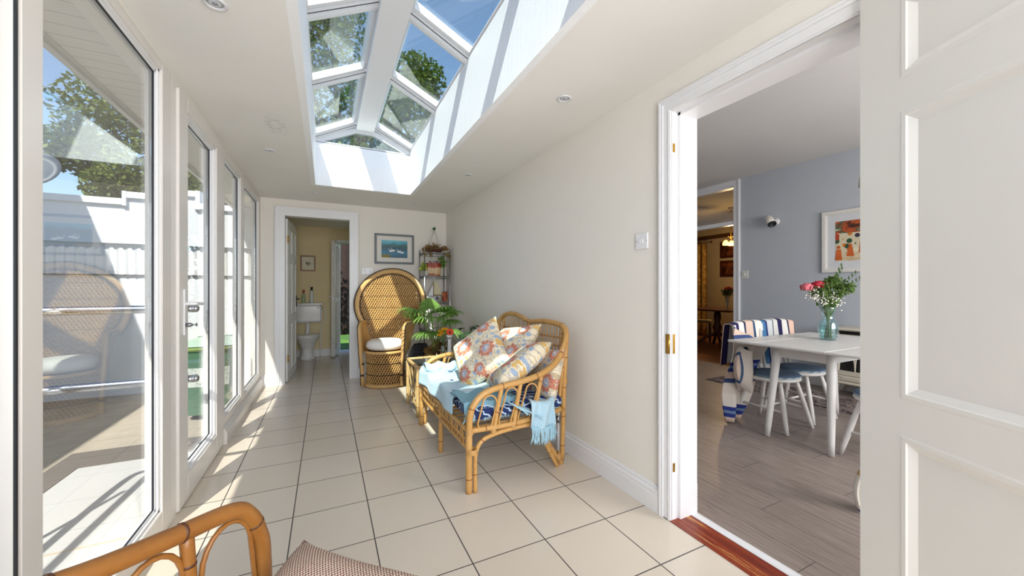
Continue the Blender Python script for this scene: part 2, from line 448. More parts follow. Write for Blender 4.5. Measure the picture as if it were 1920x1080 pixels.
# back wall with the door to the cloakroom
DX0, DX1, DZ = -.45, .28, 2.075
mb = MB().box(XL-.06, DX0-.03, YB, YB+.10, 0, ZC).box(DX1+.03, XR, YB, YB+.10, 0, ZC).box(DX0-.03, DX1+.03, YB, YB+.10, DZ+.03, ZC)
struct('wall_back', mb, M['wall'], label='cream end wall with the cloakroom door')
tr = sempty('trim_4', 'white moulded door frame of the cloakroom')
mb = MB().box(DX0-.03, DX0, YB-.002, YB+.11, 0, DZ+.03).box(DX1, DX1+.03, YB-.002, YB+.11, 0, DZ+.03).box(DX0, DX1, YB-.002, YB+.11, DZ, DZ+.03)
struct('lining', mb, M['white'], tr)
mb = MB(); wd = .105
for o0, o1, t in ((0, wd, .014), (wd*.55, wd, .024), (wd*.78, wd*.93, .030), (wd*.12, wd*.22, .018)):
    mb.box(DX1+o0, DX1+o1, YB-t, YB, 0, DZ+o1); mb.box(DX0-o1, DX0-o0, YB-t, YB, 0, DZ+o1); mb.box(DX0-o0, DX1+o0, YB-t, YB, DZ+o0, DZ+o1)
struct('architrave', mb, M['white'], tr)

def skirt(name, x0, y0, x1, y1, nx, ny, h=.14):
    """moulded skirting from (x0,y0) to (x1,y1) standing out towards (nx,ny)"""
    mb = MB(); prof = [(0, 0), (.020, 0), (.020, h*.62), (.017, h*.66), (.017, h*.70), (.021, h*.73), (.019, h*.80), (.010, h*.86), (.012, h*.92), (.006, h), (0, h)]
    vs = []
    for (x, y) in ((x0, y0), (x1, y1)): vs += [(x+nx*p, y+ny*p, z) for p, z in prof]
    n = len(prof); mb.add(vs, [tuple(range(n)), tuple(range(2*n-1, n-1, -1))]+[(i, (i+1) % n, n+(i+1) % n, n+i) for i in range(n)])
    return struct(name, mb, M['white'])
skirt('baseboard_right', XR, OY1+.072, XR, YB, -1, 0)
skirt('baseboard_back', DX1+.105, YB, XR-.02, YB, 0, -1)
skirt('baseboard_left', XL-.03, YB, DX0-.105, YB, 0, -1)
# near wall behind the camera: glazed doors are only hinted by their opening
mb = MB().box(XL-.06, XR+WT, YN-.1, YN, 2.1, ZC).box(XL-.06, XL+.1, YN-.1, YN, 0, 2.1).box(XR-.2, XR+WT, YN-.1, YN, 0, 2.1).box(XL+.1, XR-.2, YN-.1, YN, 0, .35)
struct('wall_near', mb, M['wall'])
nw = sempty('window_7', 'added window frame around the fill lamp in the unseen wall behind the camera'); mb = MB()  # unseen window added to go with the rear fill lamp
for a in (XL+.1, (XL+XR-.1)/2-.03, XR-.26): mb.box(a, a+.06, YN-.08, YN-.02, .35, 2.1)
mb.box(XL+.1, XR-.2, YN-.08, YN-.02, .35, .41).box(XL+.1, XR-.2, YN-.08, YN-.02, 2.04, 2.1)
struct('window_frame', mb, M['upvc'], nw); struct('pane', MB().box(XL+.1, XR-.2, YN-.055, YN-.049, .38, 2.07), M['glass'], nw)

# ---- glazed left side
FR = .065
def frame_x(mb, y0, y1, z0, z1, w_=.05, x0=XL-FR, x1=XL, bot=None):
    bot = w_ if bot is None else bot
    mb.box(x0, x1, y0, y0+w_, z0, z1, b=.004); mb.box(x0, x1, y1-w_, y1, z0, z1, b=.004)
    mb.box(x0, x1, y0+w_, y1-w_, z1-w_, z1, b=.004); mb.box(x0, x1, y0+w_, y1-w_, z0, z0+bot, b=.004)
def pane_x(root, y0, y1, z0, z1, x=XL-.036):
    struct('pane', MB().box(x-.003, x+.003, y0, y1, z0, z1), M['glass'], root)
    mb = MB()
    for xx in (XL-.028,):
        for a, b in (((y0, z0), (y1, z0)), ((y1, z0), (y1, z1)), ((y1, z1), (y0, z1)), ((y0, z1), (y0, z0))):
            mb.box(xx-.004, xx+.004, min(a[0], b[0])-.004, max(a[0], b[0])+.004, min(a[1], b[1])-.004, max(a[1], b[1])+.004)
    struct('gasket', mb, M['gasket'], root)
win = []
ZT = 2.262
def window(num, y0, y1, gy0, gy1, gz0, gz1, label):
    r = sempty('window_%d' % num, label)
    mb = MB(); x0, x1 = XL-FR, XL
    mb.box(x0, x1, y0, gy0, .0, ZT, b=.004); mb.box(x0, x1, gy1, y1, .0, ZT, b=.004)
    mb.box(x0, x1, gy0, gy1, gz1, ZT, b=.004); mb.box(x0, x1, gy0, gy1, 0, gz0, b=.004)
    struct('window_frame', mb, M['upvc'], r)
    # glazing bead
    mb = MB()
    for t, xx in ((.012, XL-.012), (.022, XL-.022)):
        mb.box(XL-.03, xx, gy0, gy0+t, gz0, gz1); mb.box(XL-.03, xx, gy1-t, gy1, gz0, gz1); mb.box(XL-.03, xx, gy0, gy1, gz1-t, gz1); mb.box(XL-.03, xx, gy0, gy1, gz0, gz0+t)
    if num: struct('glazing_bead', mb, M['white'], r)
    pane_x(r, gy0+.02, gy1-.02, gz0+.02, gz1-.02)
    return r
window(0, -1.6, 1.42, -1.5, 1.402, .12, 2.20, 'glazed panel nearest the camera at the left edge')
struct('reflection_bar', MB().box(XL-.045, XL-.022, 1.345, 1.38, .12, 2.20), plain('pale_blue_reflection', 'b9cdd2', .3), bpy.data.objects['window_0'])  # added bar, its pale blue painting a reflection column in the pane
struct('edge_seal', MB().box(XL-.03, XL+.001, 1.403, 1.412, .12, 2.20), M['gasket'], bpy.data.objects['window_0'])
window(1, 1.425, 2.485, 1.512, 2.36, .12, 2.225, 'wide glazed panel left of the glazed door')
# door leaf
r = sempty('door_1', 'white framed glazed door to the patio')
mb = MB(); y0, y1, g0, g1 = 2.545, 3.50, 2.69, 3.31
X0, X1 = XL-FR, XL+.012
mb.box(X0, X1, y0, g0, .012, 2.235, b=.004); mb.box(X0, X1, g1, y1, .012, 2.235, b=.004); mb.box(X0, X1, g0, g1, 2.165, 2.235, b=.004); mb.box(X0, X1, g0, g1, .012, .15, b=.004)
struct('door_leaf', mb, M['upvc'], r)
mb = MB()
for t, xx in ((.012, XL+.002), (.024, XL-.012)):
    mb.box(XL-.03, xx, g0, g0+t, .15, 2.165); mb.box(XL-.03, xx, g1-t, g1, .15, 2.165); mb.box(XL-.03, xx, g0, g1, 2.165-t, 2.165); mb.box(XL-.03, xx, g0, g1, .15, .15+t)
struct('glazing_bead', mb, M['white'], r)
pane_x(r, g0+.022, g1-.022, .172, 2.143)
mb = MB().box(X0, XL, 2.487, 2.542, 0, ZT).box(X0, XL, 3.503, 3.52, 0, ZT).box(X0, XL, 2.542, 3.503, 2.238, ZT).box(X0-.02, XL, 2.542, 3.503, -.002, .010)
struct('door_frame', mb, M['upvc'], r)
struct('gasket', MB().box(XL-.02, XL-.005, 2.5425, 2.5448, .012, 2.236).box(XL-.02, XL-.005, 2.545, 3.50, 2.2355, 2.2378).box(XL-.02, XL-.005, 3.5003, 3.5028, .012, 2.236), M['gasket'], r)
hy = 2.62
mb = MB().box(XL+.012, XL+.020, hy-.016, hy+.016, .93, 1.18, b=.004)
mb.tube(smooth_path([(XL+.018, hy, 1.10), (XL+.055, hy, 1.10), (XL+.062, hy+.02, 1.10), (XL+.060, hy+.13, 1.095)], 5), .009, 10)
struct('door_handle', mb, M['white'], r, label='white lever handle')
mb = MB().lathe([(.011, 0), (.012, .02), (.008, .024), (.006, .03)], n=14, mat=Matrix.Translation((XL+.02, hy, .985)) @ Matrix.Rotation(R_(90), 4, 'Y'))
mb.tube([(XL+.045, hy, .985), (XL+.060, hy, .985)], .003, 8).ball((XL+.066, hy, .985), .010, sc=(.4, 1, 1))
struct('key', mb, M['dark_steel'], r, label='key in the lock')
window(2, 3.525, 4.305, 3.60, 4.235, .19, 2.20, 'glazed panel right of the glazed door')
window(3, 4.31, 5.36, 4.385, 5.28, .17, 2.20, 'glazed panel beside the end wall')
# slab-like lower rail in front of the two far panels
struct('trim_5', MB().prism([(XL-.01, 0), (XL+.028, 0), (XL+.028, .085), (XL+.012, .118), (XL-.01, .118)], 1, 3.535, YB-.03), M['upvc'], label='rounded white rail along the foot of the far panels')
struct('wall_left', MB().box(XL-.09, XL-.001, 5.362, 5.40, 0, ZC).box(XL-.16, XL-FR, YN, 5.42, ZT+.002, ZC+.5).box(XL-.001-FR, XL-.001, YN, 5.36, ZT+.001, ZC), M['wall'])

# ---- cloakroom beyond the back door
BZ = 2.25
mb = MB().box(-.75, -.66, YB+.10, YF, 0, BZ).box(-.75, .17, YF, YF+.10, 0, BZ).box(.17, .95, YF, YF+.10, 2.04, BZ).box(.93, 1.03, YB+.1, YF+.1, 0, BZ).box(-.75, .95, YB+.1001, YB+.102, BZ-.16, BZ)
struct('wall_back_room', mb, M['wall_ochre'], label='ochre painted walls of the cloakroom')
struct('ceiling_back_room', MB().box(-.75, 1.03, YB+.10, YF+.3, BZ, BZ+.1), M['ceiling'])
skirt('baseboard_back_room', -.66, YF, .17, YF, 0, -1, .12)
mb = MB().box(.17, .215, YF-.005, YF+.28, 0, 2.04).box(.87, .915, YF-.005, YF+.28, 0, 2.04).box(.215, .87, YF-.005, YF+.28, 2.0, 2.04).box(.215, .87, YF+.0, YF+.28, -.02, .02)
struct('trim_6', mb, M['white'], label='white frame of the garden doorway')
# panelled cloakroom door, hinged on the left, swung inwards
def panel_leaf(mb, w_, h_, t_, panels, depth=.008, mould=.02):
    """leaf in local x (0..w), y thickness, z; panels = list of (x0,x1,z0,z1)"""
    xs = sorted({0, w_, *[p[0] for p in panels], *[p[1] for p in panels]}); zs = sorted({0, h_, *[p[2] for p in panels], *[p[3] for p in panels]})
    for i in range(len(xs)-1):
        for j in range(len(zs)-1):
            cx, cz = (xs[i]+xs[i+1])/2, (zs[j]+zs[j+1])/2
            if not any(p[0] < cx < p[1] and p[2] < cz < p[3] for p in panels):
                mb.box(xs[i], xs[i+1], -t_/2, t_/2, zs[j], zs[j+1])
    for a, b, c, d in panels:
        mb.box(a, b, -t_/2+depth, t_/2-depth, c, d)
    return mb
def panel_mould(mb, p, t_, depth, mw, rise=.003):
    a, b, c, d = p
    for sg in (-1, 1):
        y_out = sg*(t_/2+rise); y_in = sg*(t_/2-depth)
        prof = [(0-.006, sg*t_/2), (0.0, y_out), (mw*.35, y_out), (mw*.45, sg*(t_/2-.002)), (mw, y_in)]
        def ring(o): return [(a+o, c+o), (b-o, c+o), (b-o, d-o), (a+o, d-o)]
        vs = []
        for o, y in prof: vs += [(x, y, z) for x, z in ring(o)]
        fs = []
        for k in range(len(prof)-1):
            for i in range(4):
                j = (i+1) % 4; fs.append((k*4+i, k*4+j, (k+1)*4+j, (k+1)*4+i))
        mb.add(vs, fs)
    return mb
r = sempty('door_2', 'white six-panel cloakroom door standing open'); r.location = (DX0+.002, YB+.115, 0)
r.rotation_euler = (0, 0, math.atan2(.80, .055))
P6 = [(.09, .335, 1.62, 1.93), (.425, .67, 1.62, 1.93), (.09, .335, .83, 1.52), (.425, .67, .83, 1.52), (.09, .335, .12, .72), (.425, .67, .12, .72)]
lf = struct('door_leaf', panel_leaf(MB(), .76, 2.05, .036, P6), M['door_white'], r); lf.location.z = .006
mb = MB()
for p in P6: panel_mould(mb, p, .036, .008, .022)
mo = struct('panel_moulding', mb, M['door_white'], r); mo.location.z = .006
mb = MB().box(.70, .735, -.026, -.018, .92, 1.08, b=.003)
mb.tube(smooth_path([(.718, -.02, 1.03), (.718, -.055, 1.03), (.69, -.062, 1.03), (.62, -.058, 1.025)], 4), .008, 8)
struct('door_handle', mb, M['gasket'], r, label='dark lever handle')
for z in (.30, 1.80):
    struct('hinge', MB().box(-.02, .012, -.024, -.0185, z-.045, z+.045).tube([(-.0, -.026, z-.045), (0, -.026, z+.045)], .006, 8), M['brass'], r, label='brass hinge')
# narrow glazed garden door, ajar
r = sempty('door_3', 'white glazed garden door standing open in the cloakroom'); r.location = (.215, YF+.27, .02)
r.rotation_euler = (0, 0, math.atan2(-.62, -.105))
mb = MB()
for a, b, c, d in ((0, .09, 0, 1.97), (.53, .62, 0, 1.97), (.09, .53, 1.88, 1.97), (.09, .53, 0, .16), (.09, .53, .92, 1.0)): mb.box(a, b, -.03, .03, c, d, b=.004)
struct('door_leaf', mb, M['upvc'], r)
struct('pane', MB().box(.09, .53, -.004, .004, .16, .92).box(.09, .53, -.004, .004, 1.0, 1.88), M['glass'], r)
mb = MB()
for sg in (-1, 1):
    mb.box(.565, .585, sg*.03, sg*.036, .90, 1.08)
    mb.tube(smooth_path([(.575, sg*.034, 1.02), (.575, sg*.075, 1.02), (.56, sg*.08, 1.02), (.47, sg*.078, 1.02)], 4), .008, 8)
struct('door_handle', mb, M['white'], r, label='white lever handle')
mb = MB()
for z in (.25, .6, .99, 1.4, 1.75): mb.box(.618, .623, -.010, .010, z-.04, z+.04)
struct('lock_strip', mb, M['dark_steel'], r)

# big panelled door in the right foreground, hinged on the near jamb, swung back
r = sempty('door_4', 'large white panelled door filling the right edge'); 
ang = .489
HXY = Vector((XR-.022, .588))
r.location = (HXY.x, HXY.y, .008); r.rotation_euler = (0, 0, math.atan2(-math.cos(ang), -math.sin(ang)))
PN = [(.135, .655, .20, .752), (.135, .655, .865, 1.677), (.135, .655, 1.782, 2.0)]
struct('door_leaf', panel_leaf(MB(), .79, 2.105, .042, PN, depth=.012), M['door_white'], r)
mb = MB()
for p in PN: panel_mould(mb, p, .042, .012, .032, .002)
struct('panel_moulding', mb, M['door_white'], r)
# ------------------------------------------------------------------ outside
def soffit_mat():
    t = NT('white_soffit_boards'); x, y, z = t.sep(t.co())
    f = t.math('FRACT', t.math('DIVIDE', y, .10)); g = t.math('LESS_THAN', f, .06)
    n = t.noise(t.mapping(t.co(), (2, 30, 2)), 2, 4, .65)
    n2 = t.noise(t.mapping(t.co(), (5, 50, 2)), 3, 3, .65)
    c = t.mix(n, 'd9d3ca', 'e6e1d8'); c = t.mix(t.math('MULTIPLY', g, t.math('ADD', .35, t.math('MULTIPLY', n2, .4))), c, '8c8172')
    t.color(c); t.rough(.6); t.bump(t.math('SUBTRACT', 1.0, g), .6, .006); return t.m
struct('ceiling_eaves', MB().box(-1.175, XL-.08, -3, 6.6, 2.36, 2.40), soffit_mat(), label='white boarded underside of the eaves outside the glass')
struct('trim_7', MB().box(-1.20, -1.17, -3, 6.62, 2.325, 2.46).box(-1.17, -1.155, -3, 6.6, 2.35, 2.36), M['soffit_edge'] if 'soffit_edge' in M else plain('grey_white_fascia', 'cfcbc4', .5), label='white fascia board of the eaves')

struct('floor_patio', MB().box(-1.655, XL-FR, -3.2, 3.89, -.16, -.03), M['concrete'], label='pale concrete platform outside the glass')
bd = plain('brown_edging_stone', '5f5853', .85, var=.15, scale=12, bump=.4, bscale=40)
struct('trim_8', MB().box(-1.66, XL-FR, 3.58, 3.895, -.165, -.024).box(-1.66, -1.50, -3.2, 3.58, -.165, -.024), bd, label='darker paved edge of the patio platform')
struct('trim_9', MB().box(-1.50, XL-FR, 2.472, 2.484, -.04, -.0285), plain('sandy_joint', 'b8a78e', .9))
struct('floor_yard', MB().box(-9, XL-FR-.001, -6, 6.9, -.6, -.22), M['ground'], label='rough brown concrete yard beyond the platform')

# boundary wall facing the camera
YW = 6.66
bw = sempty('wall_yard', 'white rendered boundary wall with a stepped top')
mb = MB()
steps = [(-6.5, -2.33, 2.26), (-2.33, -2.09, 2.355), (-2.09, -1.60, 2.44), (-1.60, -.76, 2.275)]
for x0, x1, z in steps: mb.box(x0, x1, YW, YW+.25, 1.765, z)
mb.box(-6.5, -.76, YW+.06, YW+.25, -.3, 1.765)
struct('wall_face', mb, M['render'], bw)
mb = MB()
for x0, x1, z in steps: mb.box(x0-.03, x1+.03 if x1 > -1 else x1, YW-.04, YW+.29, z, z+.085, b=.006)
mb.box(-2.365, -2.325, YW-.045, YW+.295, 2.255, 2.445); mb.box(-2.125, -2.085, YW-.045, YW+.295, 2.35, 2.53); mb.box(-1.615, -1.565, YW-.045, YW+.295, 2.27, 2.53)
struct('coping', mb, M['render'], bw)
mb = MB(); n = 420; xa, xb = -6.5, -.95
vs = []; 
for i in range(n+1):
    x = xa+(xb-xa)*i/n; y = YW+.028+.018*math.cos(2*PI*x/.089)
    vs += [(x, y, 1.362), (x, y, 1.70+.018*math.cos(2*PI*x/.089))]
mb.add(vs, [(2*i, 2*i+2, 2*i+3, 2*i+1) for i in range(n)], True)
struct('corrugated_sheet', mb, plain('painted_corrugated_sheet', 'dfe1e3', .5, var=.06, scale=5), bw, label='white corrugated sheet set into the wall')
struct('sheet_edge', MB().box(-6.5, -.95, YW+.03, YW+.065, 1.352, 1.364), plain('grey_edge', '77787a', .7), bw)
# vent stack of thin pipe and ironwork on the wall
dp = thing('drain_pipe', 'thin grey pipe fixed to the white boundary wall', 'pipe', (-2.11, YW+.04, 0))
mb = MB().tube([(0, 0, 1.60), (0, 0, 1.02)], .006, 8); mb.build('pipe', M['dark_steel'], dp)
MB().ball((0, -.01, 1.10), .02, 8, 6).tube([(-.03, -.01, 1.10), (.03, -.012, 1.09)], .006, 6).build('valve', plain('rusty_valve', '5f6062', .6), dp)

# neighbouring house on the left whose eave shades the wall
nh = thing('neighbouring_house', 'white neighbouring house seen past the left window frame', 'house', (-3.25, 0, -.3))
MB().box(-3.0, 0, -8, 6.6, 0, 4.1).build('wall', M['render'], nh)
MB().box(-3.2, .02, -8.2, 6.62, 4.1, 4.2).build('roof_edge', plain('grey_roof_edge', '6f7174', .7), nh)

# steel handrail following the edge of the platform
rails = thing('handrail', 'tubular steel handrail with two rails beyond the patio edge', 'railing', (-1.2, 2.8, 0))
for z, r_ in ((1.066, .022), (.658, .022)):
    pts = smooth_path([(-.22, -1.6, z-.0), (-.20, -.9, z), (-.15, -.12, z), (-.06, -.005, z), (.06, 0, z), (.30, 0, z), (.52, 0, z)], 6)
    MB().tube(pts, r_, 12).ball((.52, 0, z), .0225, 12, 8, sc=(.7, 1, 1)).build('rail', M['chrome'], rails)
for (x, y) in ((-.218, -1.55), (-.222, -.6)):
    MB().tube([(x, y, -.03), (x, y, 1.06)], .014, 10).build('post', M['chrome'], rails)

# satellite dish on a pole beyond the wall
sd = thing('satellite_dish', 'grey satellite dish above the boundary wall', 'satellite dish', (-4.30, 9.0, 0))
mt = Matrix.Translation((0, 0, 3.09)) @ Matrix.Rotation(R_(62), 4, 'X') @ Matrix.Rotation(R_(0), 4, 'Y')
MB().lathe([(.001, 0), (.12, .008), (.24, .03), (.36, .07), (.362, .075), (.24, .037), (.12, .014), (.001, .006)], n=32, mat=mt).build('dish', plain('grey_dish', '4c5662', .5), sd)
MB().tube([(0, .06, -.5), (0, .06, 3.0)], .03, 10).build('mast', M['dark_steel'], sd)
MB().tube([(0, -.02, 2.80), (0, -.42, 3.0)], .012, 8).ball((0, -.44, 3.03), .04, 10, 8).build('receiver_arm', plain('dark_receiver', '44382f', .6), sd)

# wheelie bin
gb = plain('green_bin_plastic', '4f7358', .45, var=.06)
bn = thing('wheelie_bin', 'green wheelie bin with pale lid standing by the boundary wall', 'bin', (-1.13, 5.25, -.22))
def bin_body(u, v):
    w_ = .20+.045*v; d_ = .20+.05*v; k = 4.0; a = 2*PI*u
    c, s_ = math.cos(a), math.sin(a)
    return (w_*abs(c)**(2/k)*(1 if c > 0 else -1), d_*abs(s_)**(2/k)*(1 if s_ > 0 else -1), .06+.72*v)
mb = MB().grid(bin_body, 32, 6, closeu=True); mb.build('body', gb, bn)
def bin_rim(u, v):
    x, y, z = bin_body(u, 1.0); k = 1.0+.12*math.sin(PI*v); return (x*k, y*k, .74+.06*v)
MB().grid(bin_rim, 32, 4, closeu=True).build('rim', plain('pale_green_bin_rim', '9aa860', .45), bn)
def lid(u, v):
    x, y, z = bin_body(u, 1.0); r_ = 1-v; return (x*1.13*r_, y*1.15*r_, .80+.055*(1-r_**3)+.03*y)
MB().grid(lid, 32, 6, closeu=True).build('lid', plain('grey_green_bin_lid', 'a9bcae', .4), bn)
MB().tube([(-.2, .27, .80), (-.2, .33, .83), (.2, .33, .83), (.2, .27, .80)], .013, 8).build('handle', gb, bn)
for s_ in (-1, 1):
    MB().tube([(s_*.20, .17, .09), (s_*.235, .17, .09)], .09, 20).build('wheel', M['gasket'], bn)
t = NT('printed_label'); n = t.noise(t.co(), 38, 5, .7); t.color(t.ramp(n, [(.45, 'cfd6ce'), (.56, 'c3ccc2'), (.62, '7d8a82')])); t.rough(.6)
def stick(u, v):
    a = .625+.25*u; x, y, z = bin_body(a, .42+.28*v); return (x*1.01, y*1.012, z)
MB().grid(stick, 12, 2).build('sticker', t.m, bn)

# foliage helpers
def leaf_cloud(mb, centres, n, size, rnd, flat=.5):
    for _ in range(n):
        c, r_ = rnd.choice(centres)
        a = rnd.random()*2*PI; zz = rnd.uniform(-1, 1); q = math.sqrt(1-zz*zz); rr = r_*(rnd.random()**.45)
        p = Vector((c[0]+rr*q*math.cos(a), c[1]+rr*q*math.sin(a), c[2]+rr*zz*.85))
        l = size*rnd.uniform(.6, 1.3)
        m_ = Matrix.Rotation(rnd.uniform(0, 2*PI), 3, 'Z') @ Matrix.Rotation(rnd.uniform(-1.1, 1.1), 3, 'X') @ Matrix.Rotation(rnd.uniform(-.8, .8), 3, 'Y')
        pts = [(-.0, -l*.5, 0), (l*.28, -l*.05, .02*l), (0, l*.5, 0), (-l*.28, -l*.05, .02*l)]
        mb.add([p+m_ @ Vector(v) for v in pts], [(0, 1, 2, 3)])
def leaf_mat(name, a, b, transl=.35):
    t = NT(name); oi = t.add('ShaderNodeNewGeometry')
    c = t.mix(oi.outputs['Random Per Island'], a, b); t.color(c); t.rough(.5)
    tb = t.add('ShaderNodeBsdfTranslucent'); t.link(c, tb.inputs[0]); mx = t.add('ShaderNodeMixShader'); mx.inputs[0].default_value = transl
    t.link(t.b.outputs[0], mx.inputs[1]); t.link(tb.outputs[0], mx.inputs[2]); t.link(mx.outputs[0], t.out.inputs[0]); return t.m
M['tree_leaf'] = leaf_mat('tree_leaves', '7f8a3e', '4d6128')
M['tree_leaf_dark'] = leaf_mat('dark_tree_leaves', '3f5a26', '6c7f3a')
M['bark'] = plain('dark_bark', '2b1c17', .9, var=.3, scale=10, bump=.7, bscale=20)
def tree(name, label, loc, trunk_h, rt, crowns, n, size, mat, seed):
    rnd = random.Random(seed); tr_ = thing(name, label, 'tree', loc)
    mb = MB(); mb.tube(smooth_path([(0, 0, -.3), (.05, .02, trunk_h*.5), (0, .06, trunk_h)], 5), [rt*(1.15-.5*i/10) for i in range(11)], 10)
    for c, r_ in crowns:
        mb.tube(smooth_path([(0, .05, trunk_h*.85), ((c[0])*.5, c[1]*.5, (trunk_h+c[2])*.5), c], 4), [rt*.4*(1-.8*i/8) for i in range(9)], 6)
    mb.build('trunk', M['bark'], tr_)
    mb = MB(); leaf_cloud(mb, crowns, n, size, rnd); mb.build('crown', mat, tr_)
    return tr_
tree('leafy_tree', 'leafy tree with green and bronze leaves behind the boundary wall', (-3.2, 9.4, -.2), 2.2, .12,
     [((-.9, .3, 3.9), .55), ((-.4, .2, 4.6), .8), ((-.2, 0, 3.2), .5), ((.3, 0, 3.5), .8), ((.9, -.2, 3.2), .9), ((.9, .2, 4.3), 1.0), ((1.7, .1, 3.3), .9), ((2.2, .1, 3.6), .9), ((.3, .2, 5.2), .7)], 17000, .115, M['tree_leaf'], 3)
tree('tall_tree', 'tall green tree with a dark trunk, standing beyond the cloakroom and above the roof light', (.42, 11.6, -.1), 5.2, .21,
     [((-1.6, 0, 7.0), 1.3), ((-.2, .2, 7.4), 1.4), ((.9, 0, 6.2), 1.2), ((-.7, .4, 5.4), 1.2), ((1.9, .4, 5.2), 1.0), ((-1.9, 0, 8.8), 1.2), ((-.4, 0, 9.0), 1.1), ((.5, .2, 5.0), .9), ((-2.6, 0, 6.0), .9), ((1.7, 0, 6.7), 1.15), ((2.1, .2, 7.7), .9)], 21000, .15, M['tree_leaf_dark'], 5)
# garden seen through the cloakroom doorway
t = NT('garden_lawn'); n = t.noise(t.co(), 1.4, 4, .6); n2 = t.noise(t.co(), 90, 3); c = t.ramp(n, [(.35, '2c4a1c'), (.5, '3f6b24'), (.65, '6f9a33')]); t.color(t.mix(n2, c, '2f5a1c')); t.rough(.9); t.bump(n2, .8, .02)
struct('floor_garden', MB().box(XL-FR, 9, YF+.285, 26, -.6, -.10), t.m, label='lawn outside the cloakroom doorway')
struct('floor_step', MB().box(-.1, 1.2, YF+.28, YF+.75, -.3, -.03), M['concrete'])
hg = thing('garden_hedge', 'dark hedge at the far end of the lawn seen through the garden doorway', 'hedge', (1.2, 16.5, -.1))
mb = MB(); rnd = random.Random(8); cs_ = [((x_*.6, 0, z_), .62) for x_ in range(-5, 7) for z_ in (.4, 1.1, 1.8, 2.5, 3.2, 3.9)]
leaf_cloud(mb, cs_, 9000, .20, rnd); mb.build('foliage', leaf_mat('hedge_leaf', '23351a', '34491f', .1), hg)
mb = MB()
for k in range(8): mb.tube([(-3+k*.85, 0, -.2), (-3+k*.85+.1, 0, 1.6)], .04, 6)
mb.build('stem_bunch', M['bark'], hg)
# ------------------------------------------------------------------ dining room
XG, ZD = 5.40, 2.77
struct('wall_dining_far', MB().box(XG, XG+.11, -1.0, 3.55, 0, ZD).box(XG, XG+.11, 4.50, 5.2, 0, ZD), M['grey_wall'], label='blue-grey dining room wall')
struct('wall_dining_left', MB().box(XR+WT, XG+.11, 5.1, 5.2, 0, ZD), M['grey_wall'])
struct('wall_dining_right', MB().box(XR+WT, 2.4, -1.1, -1.0, 0, ZD).box(4.8, XG+.11, -1.1, -1.0, 0, ZD).box(2.4, 4.8, -1.1, -1.0, 0, .85).box(2.4, 4.8, -1.1, -1.0, 2.25, ZD), M['grey_wall'])
struct('wall_dining_near', MB().box(XR+WT-.02, XR+WT+.006, OY1+.11, 5.1, 0, ZD).box(XR+WT-.02, XR+WT+.006, -1.0, OY0-.11, 0, ZD).box(XR+WT-.02, XR+WT+.006, OY0-.11, OY1+.11, OZ+.10, ZD), M['grey_wall'])
struct('ceiling_dining', MB().box(XR+WT-.02, XG+.11, -1.1, 5.2, ZD, ZD+.1), plain('dining_ceiling_paint', 'd3d1ce', .85, var=.02))
wd_ = sempty('window_6', 'added unseen window frame at the dining room fill lamp'); mb = MB()  # frame added out of view to hold the dining fill lamp
for a, b in ((2.4, 2.47), (3.56, 3.63), (4.73, 4.8)): mb.box(a, b, -1.08, -1.03, .85, 2.25)
mb.box(2.4, 4.8, -1.08, -1.03, .85, .92).box(2.4, 4.8, -1.08, -1.03, 2.18, 2.25); struct('window_frame', mb, M['upvc'], wd_)
tr = sempty('trim_10', 'white door frame with a transom leading to the darker room')
mb = MB().box(XG-.022, XG, 3.47, 3.56, 0, ZD-.002).box(XG-.03, XG-.02, 3.475, 3.495, 0, ZD-.002).box(XG-.022, XG, 4.49, 4.58, 0, ZD-.002).box(XG-.022, XG, 3.56, 4.49, 2.69, ZD-.002)
mb.box(XG, XG+.11, 3.55, 3.57, 0, ZD-.1).box(XG-.01, XG+.10, 3.57, 4.48, 2.12, 2.175).box(XG, XG+.11, 4.48, 4.5, 0, 2.69).box(XG, XG+.11, 3.55, 4.5, 2.67, ZD)
struct('door_casing', mb, M['white'], tr)
struct('pane', MB().box(XG+.05, XG+.055, 3.57, 4.48, 2.175, 2.67), M['glass'], tr)

# darker room beyond
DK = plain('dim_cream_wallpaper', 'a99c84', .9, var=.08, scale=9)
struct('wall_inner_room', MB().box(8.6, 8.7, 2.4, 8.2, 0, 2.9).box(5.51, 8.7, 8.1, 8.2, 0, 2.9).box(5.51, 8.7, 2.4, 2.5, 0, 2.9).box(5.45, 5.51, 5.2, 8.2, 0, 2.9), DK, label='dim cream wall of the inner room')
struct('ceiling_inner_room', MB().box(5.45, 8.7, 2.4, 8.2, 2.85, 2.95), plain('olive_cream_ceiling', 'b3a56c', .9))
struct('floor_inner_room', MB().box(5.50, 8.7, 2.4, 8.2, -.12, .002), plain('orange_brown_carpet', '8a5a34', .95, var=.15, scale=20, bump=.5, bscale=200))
struct('trim_11', MB().box(8.54, 8.6, 2.5, 8.1, 2.40, 2.47), plain('dark_picture_rail', '4a2c1c', .5))
def dl_point(name, loc, power, col, size=.06):
    d = bpy.data.lights.new(name, 'POINT'); d.energy = power; d.color = col; d.shadow_soft_size = size
    o = bpy.data.objects.new(name, d); COL.objects.link(o); o.location = loc; return o
MAH = plain('dark_mahogany', '4a1f16', .35, var=.25, scale=14)
ch = thing('chandelier', 'small glowing glass chandelier in the inner room', 'ceiling light', (7.5, 5.02, 2.12))
MB().tube([(0, 0, .73), (0, 0, .08)], .008, 8).lathe([(.05, .70), (.05, .73), (.0, .731)], n=16).build('rod', M['brass'], ch)
GL = emit('warm_glass_shade', 'ffb84a', 4.5)
